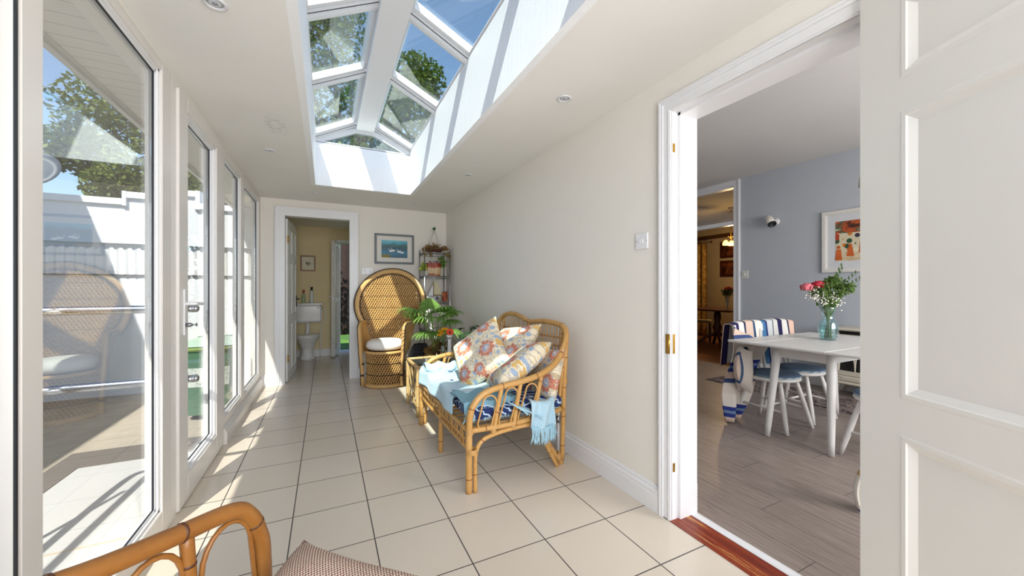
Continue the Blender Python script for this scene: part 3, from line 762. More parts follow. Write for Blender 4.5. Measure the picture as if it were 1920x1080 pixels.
for k in range(3):
    a = 2*PI*k/3+.5; c_ = (.10*math.cos(a), .10*math.sin(a), 0)
    MB().tube(smooth_path([(0, 0, .10), (c_[0]*.6, c_[1]*.6, .13), (c_[0], c_[1], .05)], 4), .006, 6).build('arm', M['brass'], ch)
    MB().lathe([(.02, .05), (.045, .02), (.062, -.02), (.055, -.05)], c=c_, n=16).build('lamp_shade', GL, ch)
dl_point('chandelier_light', (7.5, 5.02, 1.95), 16, (1.0, .68, .36))
for i, (z0_, z1_) in enumerate(((1.90, 2.29), (1.46, 1.84))):
    p = thing('framed_picture', ['dark red framed picture, upper of two in the inner room', 'dark red framed picture, lower of two in the inner room'][i], 'picture', (8.6, 5.80, 0), group='pictures in the inner room')
    MB().box(-.04, -.002, -.21, .21, z0_, z1_, b=.01).build('frame', plain('dark_red_frame', '3c140c', .4), p)
    tt = NT('dim_print'); n = tt.noise(tt.co(), 9, 4); tt.color(tt.ramp(n, [(.4, '2a120c'), (.6, '6b3a24')])); tt.rough(.3)
    MB().box(-.044, -.040, -.14, .14, z0_+.06, z1_-.06).build('print', tt.m, p)
cu = thing('curtain_rod', 'dark curtain rod with a ball end in the inner room', 'curtain rod', (8.3, 6.1, 2.29))
MB().tube([(0, -.02, 0), (0, 1.4, 0)], .014, 8).ball((0, -.05, 0), .03).build('rod', MAH, cu)
cm = NT('gold_patterned_curtain'); n = cm.noise(cm.co(), 14, 4); cm.color(cm.ramp(n, [(.42, '8a6a2e'), (.58, 'b08d48')])); cm.rough(.8)
cf = MB().grid(lambda u, v: (.03*math.sin(u*40)-.12*0, .06+u*.9-.06*math.sin(v*PI)*(1 if u < .05 else 1)*0, 2.27-v*2.24), 60, 8).build('curtain', cm.m, None, loc=(8.3, 6.1, 0), solid=.006)
tag(cf, 'gold patterned curtain hanging from the rod in the inner room', 'curtain')
dt = thing('mahogany_table', 'dark mahogany pedestal table in the inner room', 'table', (7.05, 5.0, 0))
MB().box(-.42, .5, -.55, .75, .735, .77, b=.01).build('table_top', MAH, dt)
MB().lathe([(.05, .74), (.07, .6), (.05, .5), (.09, .4), (.06, .3), (.08, .22)], n=14).build('pedestal', MAH, dt)
for k in range(4):
    a = PI/4+k*PI/2; MB().tube(smooth_path([(0, 0, .28), (.2*math.cos(a), .2*math.sin(a), .2), (.42*math.cos(a), .42*math.sin(a), .03)], 4), .03, 8).build('leg', MAH, dt)
c0 = thing('mahogany_chair', 'dark mahogany dining chair behind the inner table', 'chair', (7.55, 5.75, 0), .6)
MB().box(-.22, .22, -.2, .2, .42, .47, b=.01).build('seat', plain('pale_seat_pad', 'b9a98c', .8), c0)
for x in (-.19, .19):
    MB().tube([(x, .18, 0), (x, .19, .45), (x, .25, .97)], .02, 8).build('back_post', MAH, c0)
    MB().tube([(x, -.18, 0), (x, -.18, .43)], .02, 8).build('leg', MAH, c0)
for z in (.60, .78, .92): MB().tube([(-.19, .19+(z-.45)*.115, z), (.19, .19+(z-.45)*.115, z)], .022, 6, flat=1).build('back_rail', MAH, c0)
def bouquet_vase(x, y, z, name, label):
    v = thing(name, label, 'vase', (x, y, z)); return v
v = bouquet_vase(6.80, 4.62, .77, 'glass_vase', 'glass vase of red flowers on the mahogany table')
MB().lathe([(.045, 0), (.055, .02), (.07, .12), (.045, .2), (.04, .24), (.06, .28)], n=20).build('vessel', M['glass'], v)
rnd = random.Random(4); mb = MB()
for k in range(9):
    a = rnd.random()*6.28; mb.tube([(0, 0, .03), (.03*math.cos(a), .03*math.sin(a), .24), (.11*math.cos(a), .11*math.sin(a), .38)], .004, 5)
leaf_cloud(mb, [((0, 0, .34), .11)], 160, .06, rnd); mb.build('stem_bunch', leaf_mat('bouquet_leaf_dark', '3c5a2a', '5a7038'), v)
for k in range(3):
    MB().ball((-.05+.05*k, -.02*k, .40+.02*(k % 2)), .035, 10, 8).build('flower', plain('coral_flower', 'd2543a', .6), v)

# drop-leaf table
WP = plain('white_painted_wood', 'e3e1dc', .38, var=.04, scale=6)
tb = thing('drop_leaf_table', 'white drop-leaf table with tapered round legs', 'table', (3.75, 1.65, 0))
for nm, y0, y1 in (('table_top', -.25, .25), ('leaf', .252, .462), ('leaf', -.462, -.252)):
    MB().box(-.64, .64, y0, y1, .722, .740, b=.004).build(nm, WP, tb)
for x, y in ((-.58, .17), (-.56, -.25), (.56, .20), (.56, -.20)):
    sx = -.045*(1 if x > 0 else -1)*-1
    tx = x+(.12 if x < 0 else -.12); ty = y-.015 if y > 0 else y+.05
    pts = [(x, y, 0), (x+(tx-x)*.5, y+(ty-y)*.5, .36), (tx, ty, .722)]
    MB().tube([(x+(tx-x)*k/8, y+(ty-y)*k/8, .722*k/8) for k in range(9)], [.020+.012*k/8 for k in range(9)], 16).build('leg', WP, tb)
mb = MB(); mb.box(-.47, .47, .150, .168, .63, .722).box(-.47, .47, -.20, -.182, .63, .722).box(-.47, -.452, -.19, .15, .63, .722).box(.452, .47, -.19, .15, .63, .722)
mb.build('apron', WP, tb)

# spindle-back chairs
def make_chair(label, loc, rz):
    c = thing('spindle_chair', label, 'chair', loc, rz, 'white spindle chairs round the drop-leaf table')   # faces local -y
    def seat(u, v):
        a = 2*PI*u; r_ = 1-v; k = .93+.07*math.cos(2*a); return (.222*math.cos(a)*k*r_, .205*math.sin(a)*r_, .43-.012*r_**2*0+(-.006*(1-r_)))
    mb = MB(); prof = [(0.0, .398), (.80, .398), (.97, .405), (1.0, .417), (.97, .428), (.9, .432), (0.0, .425)]
    n = 40; vs = []; fs = []
    for r_, z in prof:
        for k in range(n):
            a = 2*PI*k/n; kk = .96+.04*math.cos(2*a); vs.append((.222*math.cos(a)*kk*max(r_, .001), .205*math.sin(a)*max(r_, .001), z))
    for i in range(len(prof)-1):
        for k in range(n):
            q = (k+1) % n; fs.append((i*n+k, i*n+q, (i+1)*n+q, (i+1)*n+k))
    mb.add(vs, fs, True); mb.build('seat', WP, c)
    feet = [(-.185, -.215), (.185, -.215), (-.18, .215), (.18, .215)]
    for fx, fy in feet:
        tx, ty = fx*.62, fy*.58
        MB().tube([(fx+(tx-fx)*k/6, fy+(ty-fy)*k/6, .402*k/6) for k in range(7)], [.0145, .0165, .018, .019, .0185, .017, .015], 12).build('leg', WP, c)
    z = .17; L_ = lambda fx, fy: (fx+(fx*.62-fx)*z/.402, fy+(fy*.58-fy)*z/.402, z)
    for s_ in (-1, 1):
        a, b = L_(s_*.185, -.215), L_(s_*.18, .215)
        MB().tube([a, b], .010, 8).build('stretcher', WP, c)
    MB().tube([(-.165, 0, z), (.165, 0, z)], .010, 8).build('stretcher', WP, c)
    for k in range(7):
        t_ = (k-3)/3; x = t_*.15; y = .175-.03*abs(t_)**2
        MB().tube([(x, y, .425), (x*1.22, y+.07, .80)], .0085 if abs(t_) < 1 else .013, 8).build('spindle', WP, c)
    pts = [(x_/8*.21, .245-.035*(x_/8)**2, .81+.0) for x_ in range(-8, 9)]
    mb = MB()
    for (p, q) in zip(pts[:-1], pts[1:]):
        pass
    vs = []
    for p in pts:
        vs += [(p[0], p[1]-.010, .785), (p[0], p[1]+.010, .785), (p[0], p[1]+.016, .85), (p[0], p[1]-.004, .85)]
    fs = [(0, 1, 2, 3), tuple(len(vs)-4+i for i in (3, 2, 1, 0))]
    for i in range(len(pts)-1):
        for k in range(4): fs.append((i*4+k, i*4+(k+1) % 4, (i+1)*4+(k+1) % 4, (i+1)*4+k))
    mb.add(vs, fs); mb.build('top_rail', WP, c)
    return c
chair0 = make_chair('white spindle chair nearest the doorway with a striped blanket over its back', (3.50, 1.965, 0), 0)
def copy_chair(loc, rz, label):
    return copy_thing(chair0, loc, rz, label)
copy_chair((3.965, 2.0, 0), 0, 'white spindle chair second from the doorway on the blanket side of the table')
copy_chair((3.47, 1.17, 0), PI-.04, 'white spindle chair on the near side of the table, cut by the open door')
def tartan():
    t = NT('blue_seat_pad'); x, y, z = t.sep(t.co())
    s1 = t.math('GREATER_THAN', t.math('SINE', t.math('MULTIPLY', x, 95)), .2)
    n = t.noise(t.co(), 60, 3)
    top = t.mix(n, '4c6076', '5f7891'); side = t.mix(s1, 'c9d6de', '7f99ad')
    lowz = t.math('LESS_THAN', z, .012); t.color(t.mix(lowz, top, side)); t.rough(.9); t.bump(n, .3, .002); return t.m
PAD = tartan()
def pad_mesh():
    mb = MB(); prof = [(0, -.001), (.92, -.001), (1.0, .006), (1.0, .014), (.93, .024), (.6, .027), (0, .025)]; n = 40; vs = []; fs = []
    for r_, z in prof:
        for k in range(n):
            a = 2*PI*k/n; vs.append((.195*math.cos(a)*max(r_, .001), .178*math.sin(a)*max(r_, .001), z))
    for i in range(len(prof)-1):
        for k in range(n):
            q = (k+1) % n; fs.append((i*n+k, i*n+q, (i+1)*n+q, (i+1)*n+k))
    mb.add(vs, fs, True)
    for k in range(n*2):
        pass
    return mb
pads = [((3.50, 1.94, .4335), 'round blue seat pad on the chair nearest the doorway'), ((3.965, 1.975, .4335), 'round blue seat pad on the second chair under the blanket'), ((3.47, 1.195, .4335), 'blue seat pad on the chair cut by the open door')]
p0 = None
for loc, lb in pads:
    if p0 is None: p0 = pad_mesh().build('seat_pad', PAD); o = p0
    else: o = p0.copy(); COL.objects.link(o)
    o.location = loc; tag(o, lb, 'cushion', 'blue seat pads on the dining chairs')

# striped blanket
def stripes(name, axis, scale, off, pal=None):
    t = NT(name); s_ = t.sep(t.co()); f = t.math('FRACT', t.math('ADD', t.math('MULTIPLY', s_[axis], scale), off))
    pts = pal or [(0, '241f52'), (.085, 'e6e2dc'), (.16, '27304f'), (.19, 'd9bfae'), (.30, '2f4a6e'), (.33, 'e9e2d6'), (.44, '4d7fa8'), (.50, '2a3c78'), (.53, 'dfe0e0'), (.62, '56606f'), (.635, 'e6e2dc'), (.70, '241f52'), (.78, 'e9e4dc'), (.87, '27304f'), (.90, 'dcb9a6'), (1.0, 'dcb9a6')]
    t.color(t.ramp(f, pts, 'CONSTANT')); t.rough(.95); n = t.noise(t.co(), 300, 2); t.bump(n, .5, .002); return t.m
blk = thing('striped_blanket', 'striped blue, navy, white and peach blanket draped over two chair backs', 'blanket', (3.31, 2.25, 0))
def drape(u, v):
    x = -.02+u*.97
    # v 0 front hem -> top -> back hem
    fr = .50+.03*math.sin(u*9); bk = .46+.03*math.sin(u*7)
    wav = .010*math.sin(u*34)+.006*math.sin(u*71)
    arch = .858-.03*abs(u-.5)**2*2-.012*math.sin(PI*((u*2) % 1))*-1
    if v < .45:
        t_ = v/.45; z = fr+(arch-fr)*t_; y = -.062-.035*(1-t_)+wav*(1-t_)
    elif v < .55:
        t_ = (v-.45)/.1; a = PI*t_; z = arch+.014*math.sin(a); y = -.02-.042*math.cos(a)
    else:
        t_ = (v-.55)/.45; z = arch+(bk-arch)*t_; y = .022+.03*t_+wav*t_
    return (x, y+.0, z)
MB().grid(drape, 90, 40).build('draped_cloth', stripes('striped_wool_x', 0, 1.04, .02), blk, solid=.008)
# slanting fold on the left, falling to the floor
def fold(u, v):
    # u across, v down
    topx, topz = -.06+u*.40, .84-.20*u
    botx, botz = -.17+u*.24, .02+.0*u
    x = topx+(botx-topx)*v; z = topz+(botz-topz)*v
    y = -.13+.05*v+.035*math.sin(u*11+v*3)*(.4+v)+.02*math.cos(v*9+u*4)
    return (x, y, z)
MB().grid(fold, 40, 30).build('hanging_fold', stripes('striped_wool_diagonal', 2, 2.6, .35, [(0, 'dfd3c6'), (.24, '3a4f7c'), (.34, 'dcc2b0'), (.5, '2c3a86'), (.58, '6f88a8'), (.64, '2c3a86'), (.72, 'e6ddd2'), (1, 'e6ddd2')]), blk, solid=.008)
def roll(u, v):
    a = u*2*PI*1.6; r_ = (.095-.03*u*1.2)*(1-.55*v)+.012
    return (.055+r_*math.cos(a)*.9+.03*v, -.16-.03*v+r_*math.sin(a)*.55-.02*math.cos(a), .50+r_*1.25*math.sin(a)*1.0+.05*(1-v)-.06*v*math.cos(a))
def roll2(u, v):
    a = -PI*.5+u*2*PI; w_ = .02+.105*math.sin(PI*min(1, v*.9+.06))
    return (-.045+w_*math.cos(a)*.85, -.185+.045*math.sin(a)*(1+.6*math.sin(3*a)), .66-.36*v+.015*math.cos(2*a))
MB().grid(roll2, 36, 20, closeu=True).build('rolled_end', stripes('striped_wool_roll', 0, 4.5, .4, [(0, 'e0d6ca'), (.36, '394a78'), (.46, 'e3d8cc'), (.7, 'ddc6b6'), (.86, '48607f'), (.93, 'e0d6ca'), (1, 'e0d6ca')]), blk, solid=.0)
# fringe-like spare towel behind the open door
tw = thing('striped_towel', 'cream striped towel hanging just behind the open white door', 'towel', (2.52, .93, 0))
MB().grid(lambda u, v: (.10*u+.01*math.sin(v*6), .012+.045*math.sin(v*PI*.8)+.02*math.sin(u*9), .30-.29*v), 12, 14).build('cloth', stripes('striped_towel_cloth', 2, 3.0, .72, [(0, 'e4ded2'), (.3, 'c9a878'), (.38, 'e4ded2'), (.62, '2f3c78'), (.7, '4e5ea0'), (.78, 'e4ded2'), (1, 'e4ded2')]), tw, solid=.01)

# vase of flowers on the table
M['vase_glass'] = glass('vase_glass', tint=(.80, .92, .93), base=.12, k=.9)
v = thing('flower_vase', 'ridged glass vase with roses and greenery on the white table', 'vase', (3.87, 1.72, .7415))
MB().lathe([(.052, 0), (.056, .01), (.072, .08), (.070, .13), (.045, .175), (.038, .20), (.052, .26), (.062, .285)], n=28).build('vessel', M['vase_glass'], v)
mb = MB()
for z in (.03, .06, .09, .12, .15): r_ = .056+.016*math.sin(PI*z/.17)+.003; mb.lathe([(r_, z-.003), (r_+.004, z), (r_, z+.003)], n=28)
mb.build('glass_rib', M['vase_glass'], v)
MB().lathe([(.048, .006), (.064, .08), (.062, .12), (.0, .121)], n=24).build('water', glass('vase_water', tint=(.78, .9, .88), base=.05, k=.4), v)
rnd = random.Random(21)
stem = MB()
for k in range(16):
    a = rnd.random()*6.28; r_ = rnd.uniform(.05, .16)
    stem.tube(smooth_path([(-.03*math.cos(a), -.03*math.sin(a), .012), (.012*math.cos(a), .012*math.sin(a), .19), (r_*math.cos(a), r_*math.sin(a), .36+rnd.random()*.12)], 4), .0035, 5)
stem.build('stem_bunch', plain('green_stems', '5d7c34', .5, var=.2, scale=40), v)
mb = MB(); leaf_cloud(mb, [((0, 0, .34), .09), ((.05, -.05, .42), .10), ((-.05, .04, .42), .08), ((.0, -.03, .49), .07), ((.09, -.09, .45), .07)], 800, .038, rnd)
mb.build('greenery', leaf_mat('bouquet_leaf', '4e7030', '7c9650'), v)
mb = MB()
for k in range(5):
    a = rnd.random()*6.28; base = Vector((.10*math.cos(a)+.08, .10*math.sin(a)-.08, .44)); tip = base+Vector((.07*math.cos(a)+.05, -.08, .06+.03*k))
    mb.tube([(.02, -.01, .30), base, tip], .002, 4)
    for q in range(6):
        p = base.lerp(tip, q/5); mb.add([p, p+Vector((.01, .012, .02)), p+Vector((.0, .0, .042)), p+Vector((-.008, -.01, .02))], [(0, 1, 2, 3)])
mb.build('sprig', leaf_mat('bouquet_sprig', '5d7c4a', '6f8c58'), v)
mb = MB()
for k in range(170):
    c_ = rnd.choice([(-.07, .05, .36), (-.04, .0, .33), (.02, -.05, .33), (-.08, .07, .40)])
    mb.ball((c_[0]+rnd.gauss(0, .03), c_[1]+rnd.gauss(0, .03), c_[2]+rnd.gauss(0, .025)), .0065, 6, 4)
mb.build('white_blossom', plain('small_white_blossom', 'eeeae0', .7), v)['kind'] = 'stuff'
def rose(c_, r_, m_, nm='rose'):
    mb = MB().ball((c_[0], c_[1], c_[2]+r_*.1), r_*.62, 12, 8)
    for k in range(12):
        a = k*2.4; rr = r_*(.35+.055*k)
        mb.grid(lambda u, v_: (c_[0]+rr*(1+.25*v_)*math.cos(a+(u-.5)*1.7), c_[1]+rr*(1+.25*v_)*math.sin(a+(u-.5)*1.7), c_[2]+r_*(-.55+(1.35-.04*k)*v_-.3*(u-.5)**2*4)), 6, 3)
    mb.build(nm, m_, v, solid=.002)
rose((-.125, .10, .455), .042, plain('pink_rose', 'd8707c', .6)); rose((-.06, .045, .475), .042, plain('red_rose', 'b81f38', .6))
rose((.0, .0, .475), .032, plain('cream_rose', 'e6dfae', .6))

# framed painting on the grey wall
pt = thing('framed_painting', 'white framed painting of colourful figures on the grey wall', 'picture', (XG-.002, 1.93, 0))
mb = MB(); y0, y1, za, zb = -.52, .52, 1.37, 2.09
for o0, o1, d_ in ((0, .035, .03), (.03, .045, .022)):
    mb.box(-d_, 0, y0+o0, y0+o1, za+o0, zb-o0).box(-d_, 0, y1-o1, y1-o0, za+o0, zb-o0).box(-d_, 0, y0+o1, y1-o1, za+o0, za+o1).box(-d_, 0, y0+o1, y1-o1, zb-o1, zb-o0)
mb.build('frame', plain('cream_picture_frame', 'e0ded8', .4), pt)
MB().box(-.012, -.002, y0+.03, y1-.03, za+.03, zb-.03).build('mount', plain('white_mount_card', 'd6d9dd', .7), pt)
def scene_paint(name, seed):
    t = NT(name); x, y, z = t.sep(t.co())
    vz = t.add('ShaderNodeTexVoronoi'); t.link(t.mapping(t.co(), (1, 17, 17), (seed, 0, 0)), vz.inputs['Vector']); vz.inputs['Scale'].default_value = 1.0
    blob = t.ramp(t.sep(vz.outputs['Color'])[0], [(0, 'b8452a'), (.14, '3d3344'), (.26, 'd7792c'), (.38, '5f3f2a'), (.5, 'd9cfae'), (.75, 'd9cfae'), (.86, '34563a'), (.93, 'e4dcc2')], 'CONSTANT')
    sky_ = t.ramp(t.noise(t.mapping(t.co(), (1, 4, 10)), 1.6, 3), [(.35, '4a2c22'), (.48, 'c65a2a'), (.56, '2f5340'), (.68, 'ddd6b4')])
    grd = t.ramp(t.noise(t.mapping(t.co(), (1, 5, 12)), 2.0, 3), [(.4, 'cdb38a'), (.6, 'e2d9c0')])
    hi = t.math('GREATER_THAN', z, 1.82); lo = t.math('LESS_THAN', z, 1.60)
    mid = t.mix(t.math('GREATER_THAN', vz.outputs['Distance'], .47), blob, 'd8cfb2')
    t.color(t.mix(lo, t.mix(hi, mid, sky_), grd)); t.rough(.5); return t.m
MB().box(-.0145, -.012, y0+.13, y1-.13, za+.13, zb-.13).build('painting', scene_paint('street_scene_paint', 2.0), pt)
mb = MB()
for (fy, fz, s_) in ((.25, 1.60, .10), (.14, 1.65, .13), (.36, 1.57, .12)):
    mb.prism([(fy-.035, fz-s_*.5), (fy+.035, fz-s_*.5), (fy+.022, fz+s_*.55), (fy-.022, fz+s_*.55)], 0, -.0155, -.0145).ball((-.0148, fy, fz+s_*.75), .02, 10, 6, sc=(.05, 1, 1))
mb.build('painted_figure', plain('painted_orange', 'c9642c', .6, var=.5, scale=9), pt)

# wall spotlight, light switch, pendant
sp = thing('wall_spotlight', 'small white wall spotlight with a black rim on the grey wall', 'wall light', (XG-.002, 2.98, 2.07))
MB().lathe([(.045, 0), (.045, .012), (.03, .018), (0, .02)], n=20, mat=Matrix.Rotation(R_(-90), 4, 'Y')).tube([(0, 0, 0), (-.06, 0, .0)], .012, 8).build('mounting', M['white'], sp)
mt = Matrix.Translation((-.085, .03, .01)) @ Matrix.Rotation(R_(-35), 4, 'X') @ Matrix.Rotation(R_(18), 4, 'Y')
MB().lathe([(.028, .075), (.042, .06), (.048, 0), (.050, -.055)], n=24, mat=mt).build('lamp_head', plain('cream_lamp_head', 'e6e2d6', .4), sp)
MB().lathe([(.051, -.056), (.050, -.075), (.042, -.075), (.038, -.05), (0, -.045)], n=24, mat=mt).build('rim', M['gasket'], sp)
sw = thing('light_switch', 'small white light switch on the grey wall by the door frame', 'switch', (XG-.001, 3.40, 1.38))
MB().box(-.010, 0, -.045, .045, -.055, .055, b=.003).build('plate', plain('ivory_plastic', 'dcdad2', .4), sw)
MB().box(-.016, -.010, -.010, .010, -.018, .018, b=.002).build('rocker', M['white'], sw)
pd = thing('pendant_lamp', 'white dome pendant lamp partly behind the open door', 'ceiling light', (4.20, 1.49, 2.06))
MB().tube([(0, 0, .19), (0, 0, ZD-2.06)], .004, 6).build('cord', M['white'], pd)
MB().lathe([(.02, .20), (.05, .19), (.10, .15), (.138, .08), (.145, .0)], n=32).build('lamp_shade', plain('white_lamp_shade', 'e9e6de', .5), pd, solid=.003)

# cast stove with gothic arches behind the table
sv = thing('cast_stove', 'cream cast stove with gothic arched glass doors on curved feet', 'stove', (5.18, 1.87, 0))
CR = plain('cream_enamel', 'd6cebd', .4, var=.05, scale=10)
MB().box(-.10, .20, -.33, .33, .17, .72, b=.012).build('body', plain('black_stove', '1c1a1c', .4), sv)
mb = MB().box(-.135, -.10, -.33, -.28, .24, .68).box(-.135, -.10, .28, .33, .24, .68).box(-.135, -.10, -.28, .28, .24, .285).box(-.135, -.10, -.28, .28, .64, .68)
mb.build('door_frame', CR, sv)
mb = MB()
for x in (-.28, -.14, 0, .14):
    for s_ in (1, -1):
        c0_ = x if s_ > 0 else x+.14*1
        pts = [((-.118), c0_+s_*(.14*1.5*(1-math.cos(t_*.9))) , .285+.36*math.sin(t_*.9+0)/math.sin(.9)) for t_ in [i/10 for i in range(11)]]
        mb.tube([p for p in pts if -.28 <= p[1] <= .28], .007, 6)
mb.build('tracery', CR, sv)
MB().box(-.14, -.09, -.34, .34, .175, .235, b=.006).box(-.16, .2, -.36, .36, .145, .172, b=.008).box(-.145, -.138, -.25, .25, .19, .22).build('plinth', CR, sv)
MB().box(-.15, .22, -.36, .36, .72, .75, b=.012).build('top_plate', CR, sv)
for y in (-.32, .32):
    for x in (-.13, .16):
        MB().tube(smooth_path([(x+.03, y*.9, .15), (x-.01, y, .09), (x-.0, y*1.12, .03), (x-.03, y*1.2, .012)], 4), [.028-.0013*i for i in range(13)], 8).build('foot', CR, sv)
# patterned rug
t = NT('patterned_rug_pile'); vz = t.add('ShaderNodeTexVoronoi'); t.link(t.co(), vz.inputs['Vector']); vz.inputs['Scale'].default_value = 26
c = t.ramp(vz.outputs['Distance'], [(.0, '3a3236'), (.3, '6d5a58'), (.42, 'a5978a'), (.6, '4a3f44')]); t.color(c); t.rough(.95); t.bump(t.noise(t.co(), 160, 2), .6, .004)
rg = MB().box(4.42, 4.98, 1.0, 3.3, .0, .008).build('patterned_rug', t.m); tag(rg, 'dark patterned rug in front of the cast stove', 'rug')
skirt('baseboard_dining', XG, -1.0, XG, 3.47, -1, 0, .14)
# ------------------------------------------------------------------ conservatory furniture
def cane_mat(name, a, b, ring):
    t = NT(name); n = t.noise(t.co(), 9, 4, .6); n2 = t.noise(t.co(), 70, 3)
    c = t.mix(n, a, b); c = t.mix(t.math('MULTIPLY', n2, .35), c, ring); t.color(c); t.rough(.36); t.bump(n2, .2, .002); return t.m
CANE = cane_mat('golden_cane', 'b98742', 'd9ae6e', '96632c'); CANE_RING = plain('cane_joint', '8d5c2c', .5, var=.2, scale=30)
CANE2 = cane_mat('amber_cane', '7c4818', 'b27a38', '5c3612'); CANE2_RING = plain('amber_cane_joint', '4f2b10', .5, var=.2, scale=30)
WICK = cane_mat('golden_wicker', 'c79a5c', 'dfb87c', '9b6c36'); WICK_D = plain('dark_wicker_binding', '3a2a1e', .55, var=.3, scale=20)
CANES = [CANE, CANE_RING]; CANES2 = [CANE2, CANE2_RING]
def cane(mb, pts, r, step=.19, n=10, off=.5, res=5, ring=True):
    """cane pole with slightly swollen joints"""
    P = smooth_path(pts, res) if len(pts) > 2 else [Vector(pts[0]).lerp(Vector(pts[1]), i/6) for i in range(7)]
    L = [0]
    for a, b in zip(P[:-1], P[1:]): L.append(L[-1]+(b-a).length)
    mb.tube(P, r, n)
    if ring:
        s = step*off
        while s < L[-1]-.01:
            for i in range(len(P)-1):
                if L[i] <= s < L[i+1]:
                    p = P[i].lerp(P[i+1], (s-L[i])/(L[i+1]-L[i])); d = (P[i+1]-P[i]).normalized(); break
            mb.cur = 1; mb.tube([p-d*.0035, p-d*.001, p+d*.001, p+d*.0035], [r*1.0, r*1.09, r*1.09, r*1.0], n, cap=False); mb.cur = 0
            s += step
    return mb
def binding(mb, p, d, r, w_=.03, n=10):
    p = Vector(p); d = Vector(d).normalized(); k = 5
    for i in range(k):
        q = p+d*(w_*(i/(k-1)-.5)); mb.tube([q-d*.003, q, q+d*.003], [r*.96, r*1.06, r*.96], n, cap=False)
    return mb

# ---- peacock chair
WICK_M = cane_mat('mid_wicker', 'a97b40', 'c49a5c', '84592a'); WICK_S = cane_mat('shadow_wicker_stakes', '8a5c28', 'a87437', '6b431c')
PC = (0.67, 4.90, 0); PR = R_(-22)
pc = thing('peacock_chair', 'golden wicker peacock chair with a round fan back and dark edging', 'chair', PC, PR)
FZ, FR_ = .985, .445
def back_y(x, z): return .235+.10*(z-.42)-.38*x*x
def half_w(z):
    if z < .735: return .215+.10*(z-.40)/.335
    q = FR_**2-(z-FZ)**2
    return math.sqrt(q) if q > 0 else 0
def strands(mb, inside, surf, dx, spacing, x0, x1, z0, z1, r, thin=.45, ds=.03):
    """parallel strands with slope dx per unit z, clipped to inside()"""
    h = z1-z0; s = x0-max(0, dx*h)-spacing; e_ = x1-min(0, dx*h)+spacing
    while s < e_:
        run = []; m = int(h/ds)
        for i in range(m+1):
            z = z0+h*i/m; x = s+dx*(z-z0)
            if inside(x, z): run.append(surf(x, z))
            else:
                if len(run) > 1: mb.tube(run, r, 4, cap=False, flat=thin, up=(0, 1, 0))
                run = []
        if len(run) > 1: mb.tube(run, r, 4, cap=False, flat=thin, up=(0, 1, 0))
        s += spacing
    return mb
ins = lambda x, z: abs(x) < half_w(z)-(.03 if z > .74 else .008) and z > .40
strands(MB(), ins, lambda x, z: (x, back_y(x, z), z), .52, .030, -.46, .46, .40, 1.43, .0078).build('back_weave', WICK, pc)
strands(MB(), ins, lambda x, z: (x, back_y(x, z)+.004, z), -.52, .030, -.46, .46, .40, 1.43, .0078).build('back_underweave', WICK_M, pc)
mb = MB()      # backing layer of vertical stakes, the shadow in the gaps put into their brown
strands(mb, ins, lambda x, z: (x, back_y(x, z)+.008, z), 0.0, .022, -.46, .46, .40, 1.43, .0072)
mb.build('back_stakes', WICK_S, pc)
mb = MB()
for k, z in enumerate([.50, .64, .78, .93, 1.08, 1.24]):
    hw = half_w(z)-.04; mb.tube([(x/20*hw, back_y(x/20*hw, z)-.006, z+.002*math.sin(x*2)) for x in range(-20, 21)], .0016, 4)
mb.build('back_ties', WICK_D, pc)
a0 = math.asin((.72-FZ)/FR_)
def ring(r_, dy, dz=0): return [(r_*math.cos(a), back_y(r_*math.cos(a), FZ+r_*math.sin(a))+dy, FZ+r_*math.sin(a)) for a in [a0+(PI-2*a0)*i/64 for i in range(65)]]
MB().tube(ring(FR_-.02, -.004), .030, 10, flat=.42, up=(0, 1, 0)).build('fan_rim', WICK, pc)
MB().tube(ring(FR_+.010, .0), .009, 8, up=(0, 1, 0)).build('fan_edge', WICK_D, pc)
mb = MB()
rr = ring(FR_-.062, -.006)
mb.tube(rr, .004, 5)
for i in range(0, 64):
    p = Vector(rr[i]); q = Vector(rr[i+1]); m_ = p.lerp(q, .5); mb.ball(m_, .0075, 6, 4)
mb.build('fan_beading', WICK_D, pc)
# drum base
def drum(a, z, r0=.222):
    k = 1+.06*((z-.2)/.2)**2; return (r0*k*math.sin(a), -r0*k*math.cos(a)*1.0, z)
for sg in (1, -1):
    mb = MB()
    for k in range(44):
        a = 2*PI*k/44; mb.tube([drum(a+sg*1.0*i/10, .03+.39*i/10, .222+(.003 if sg > 0 else 0)) for i in range(11)], .0062, 4, cap=False)
    mb.build('base_weave', WICK if sg > 0 else WICK_M, pc)
MB().lathe([(.205, .02), (.197, .2), (.207, .42)], n=40).build('base_lining', plain('brown_wicker_lining', '6b4420', .8, var=.2), pc, solid=.004)
mb = MB()
for z in (.15, .285): mb.tube([drum(2*PI*i/48, z+.004*math.sin(i*3), .232) for i in range(48)], .0045, 5, closed=True)
mb.build('base_binding', WICK_D, pc)
MB().tube([drum(2*PI*i/48, .022, .232) for i in range(48)], .022, 8, closed=True).build('base_rim', WICK, pc)
MB().tube([(.245*math.sin(2*PI*i/48), -.245*math.cos(2*PI*i/48), .415) for i in range(48)], .018, 8, closed=True).build('seat_rim', WICK, pc)
MB().lathe([(.0, .405), (.232, .405), (.232, .42), (0, .42)], n=36).build('seat', WICK, pc)
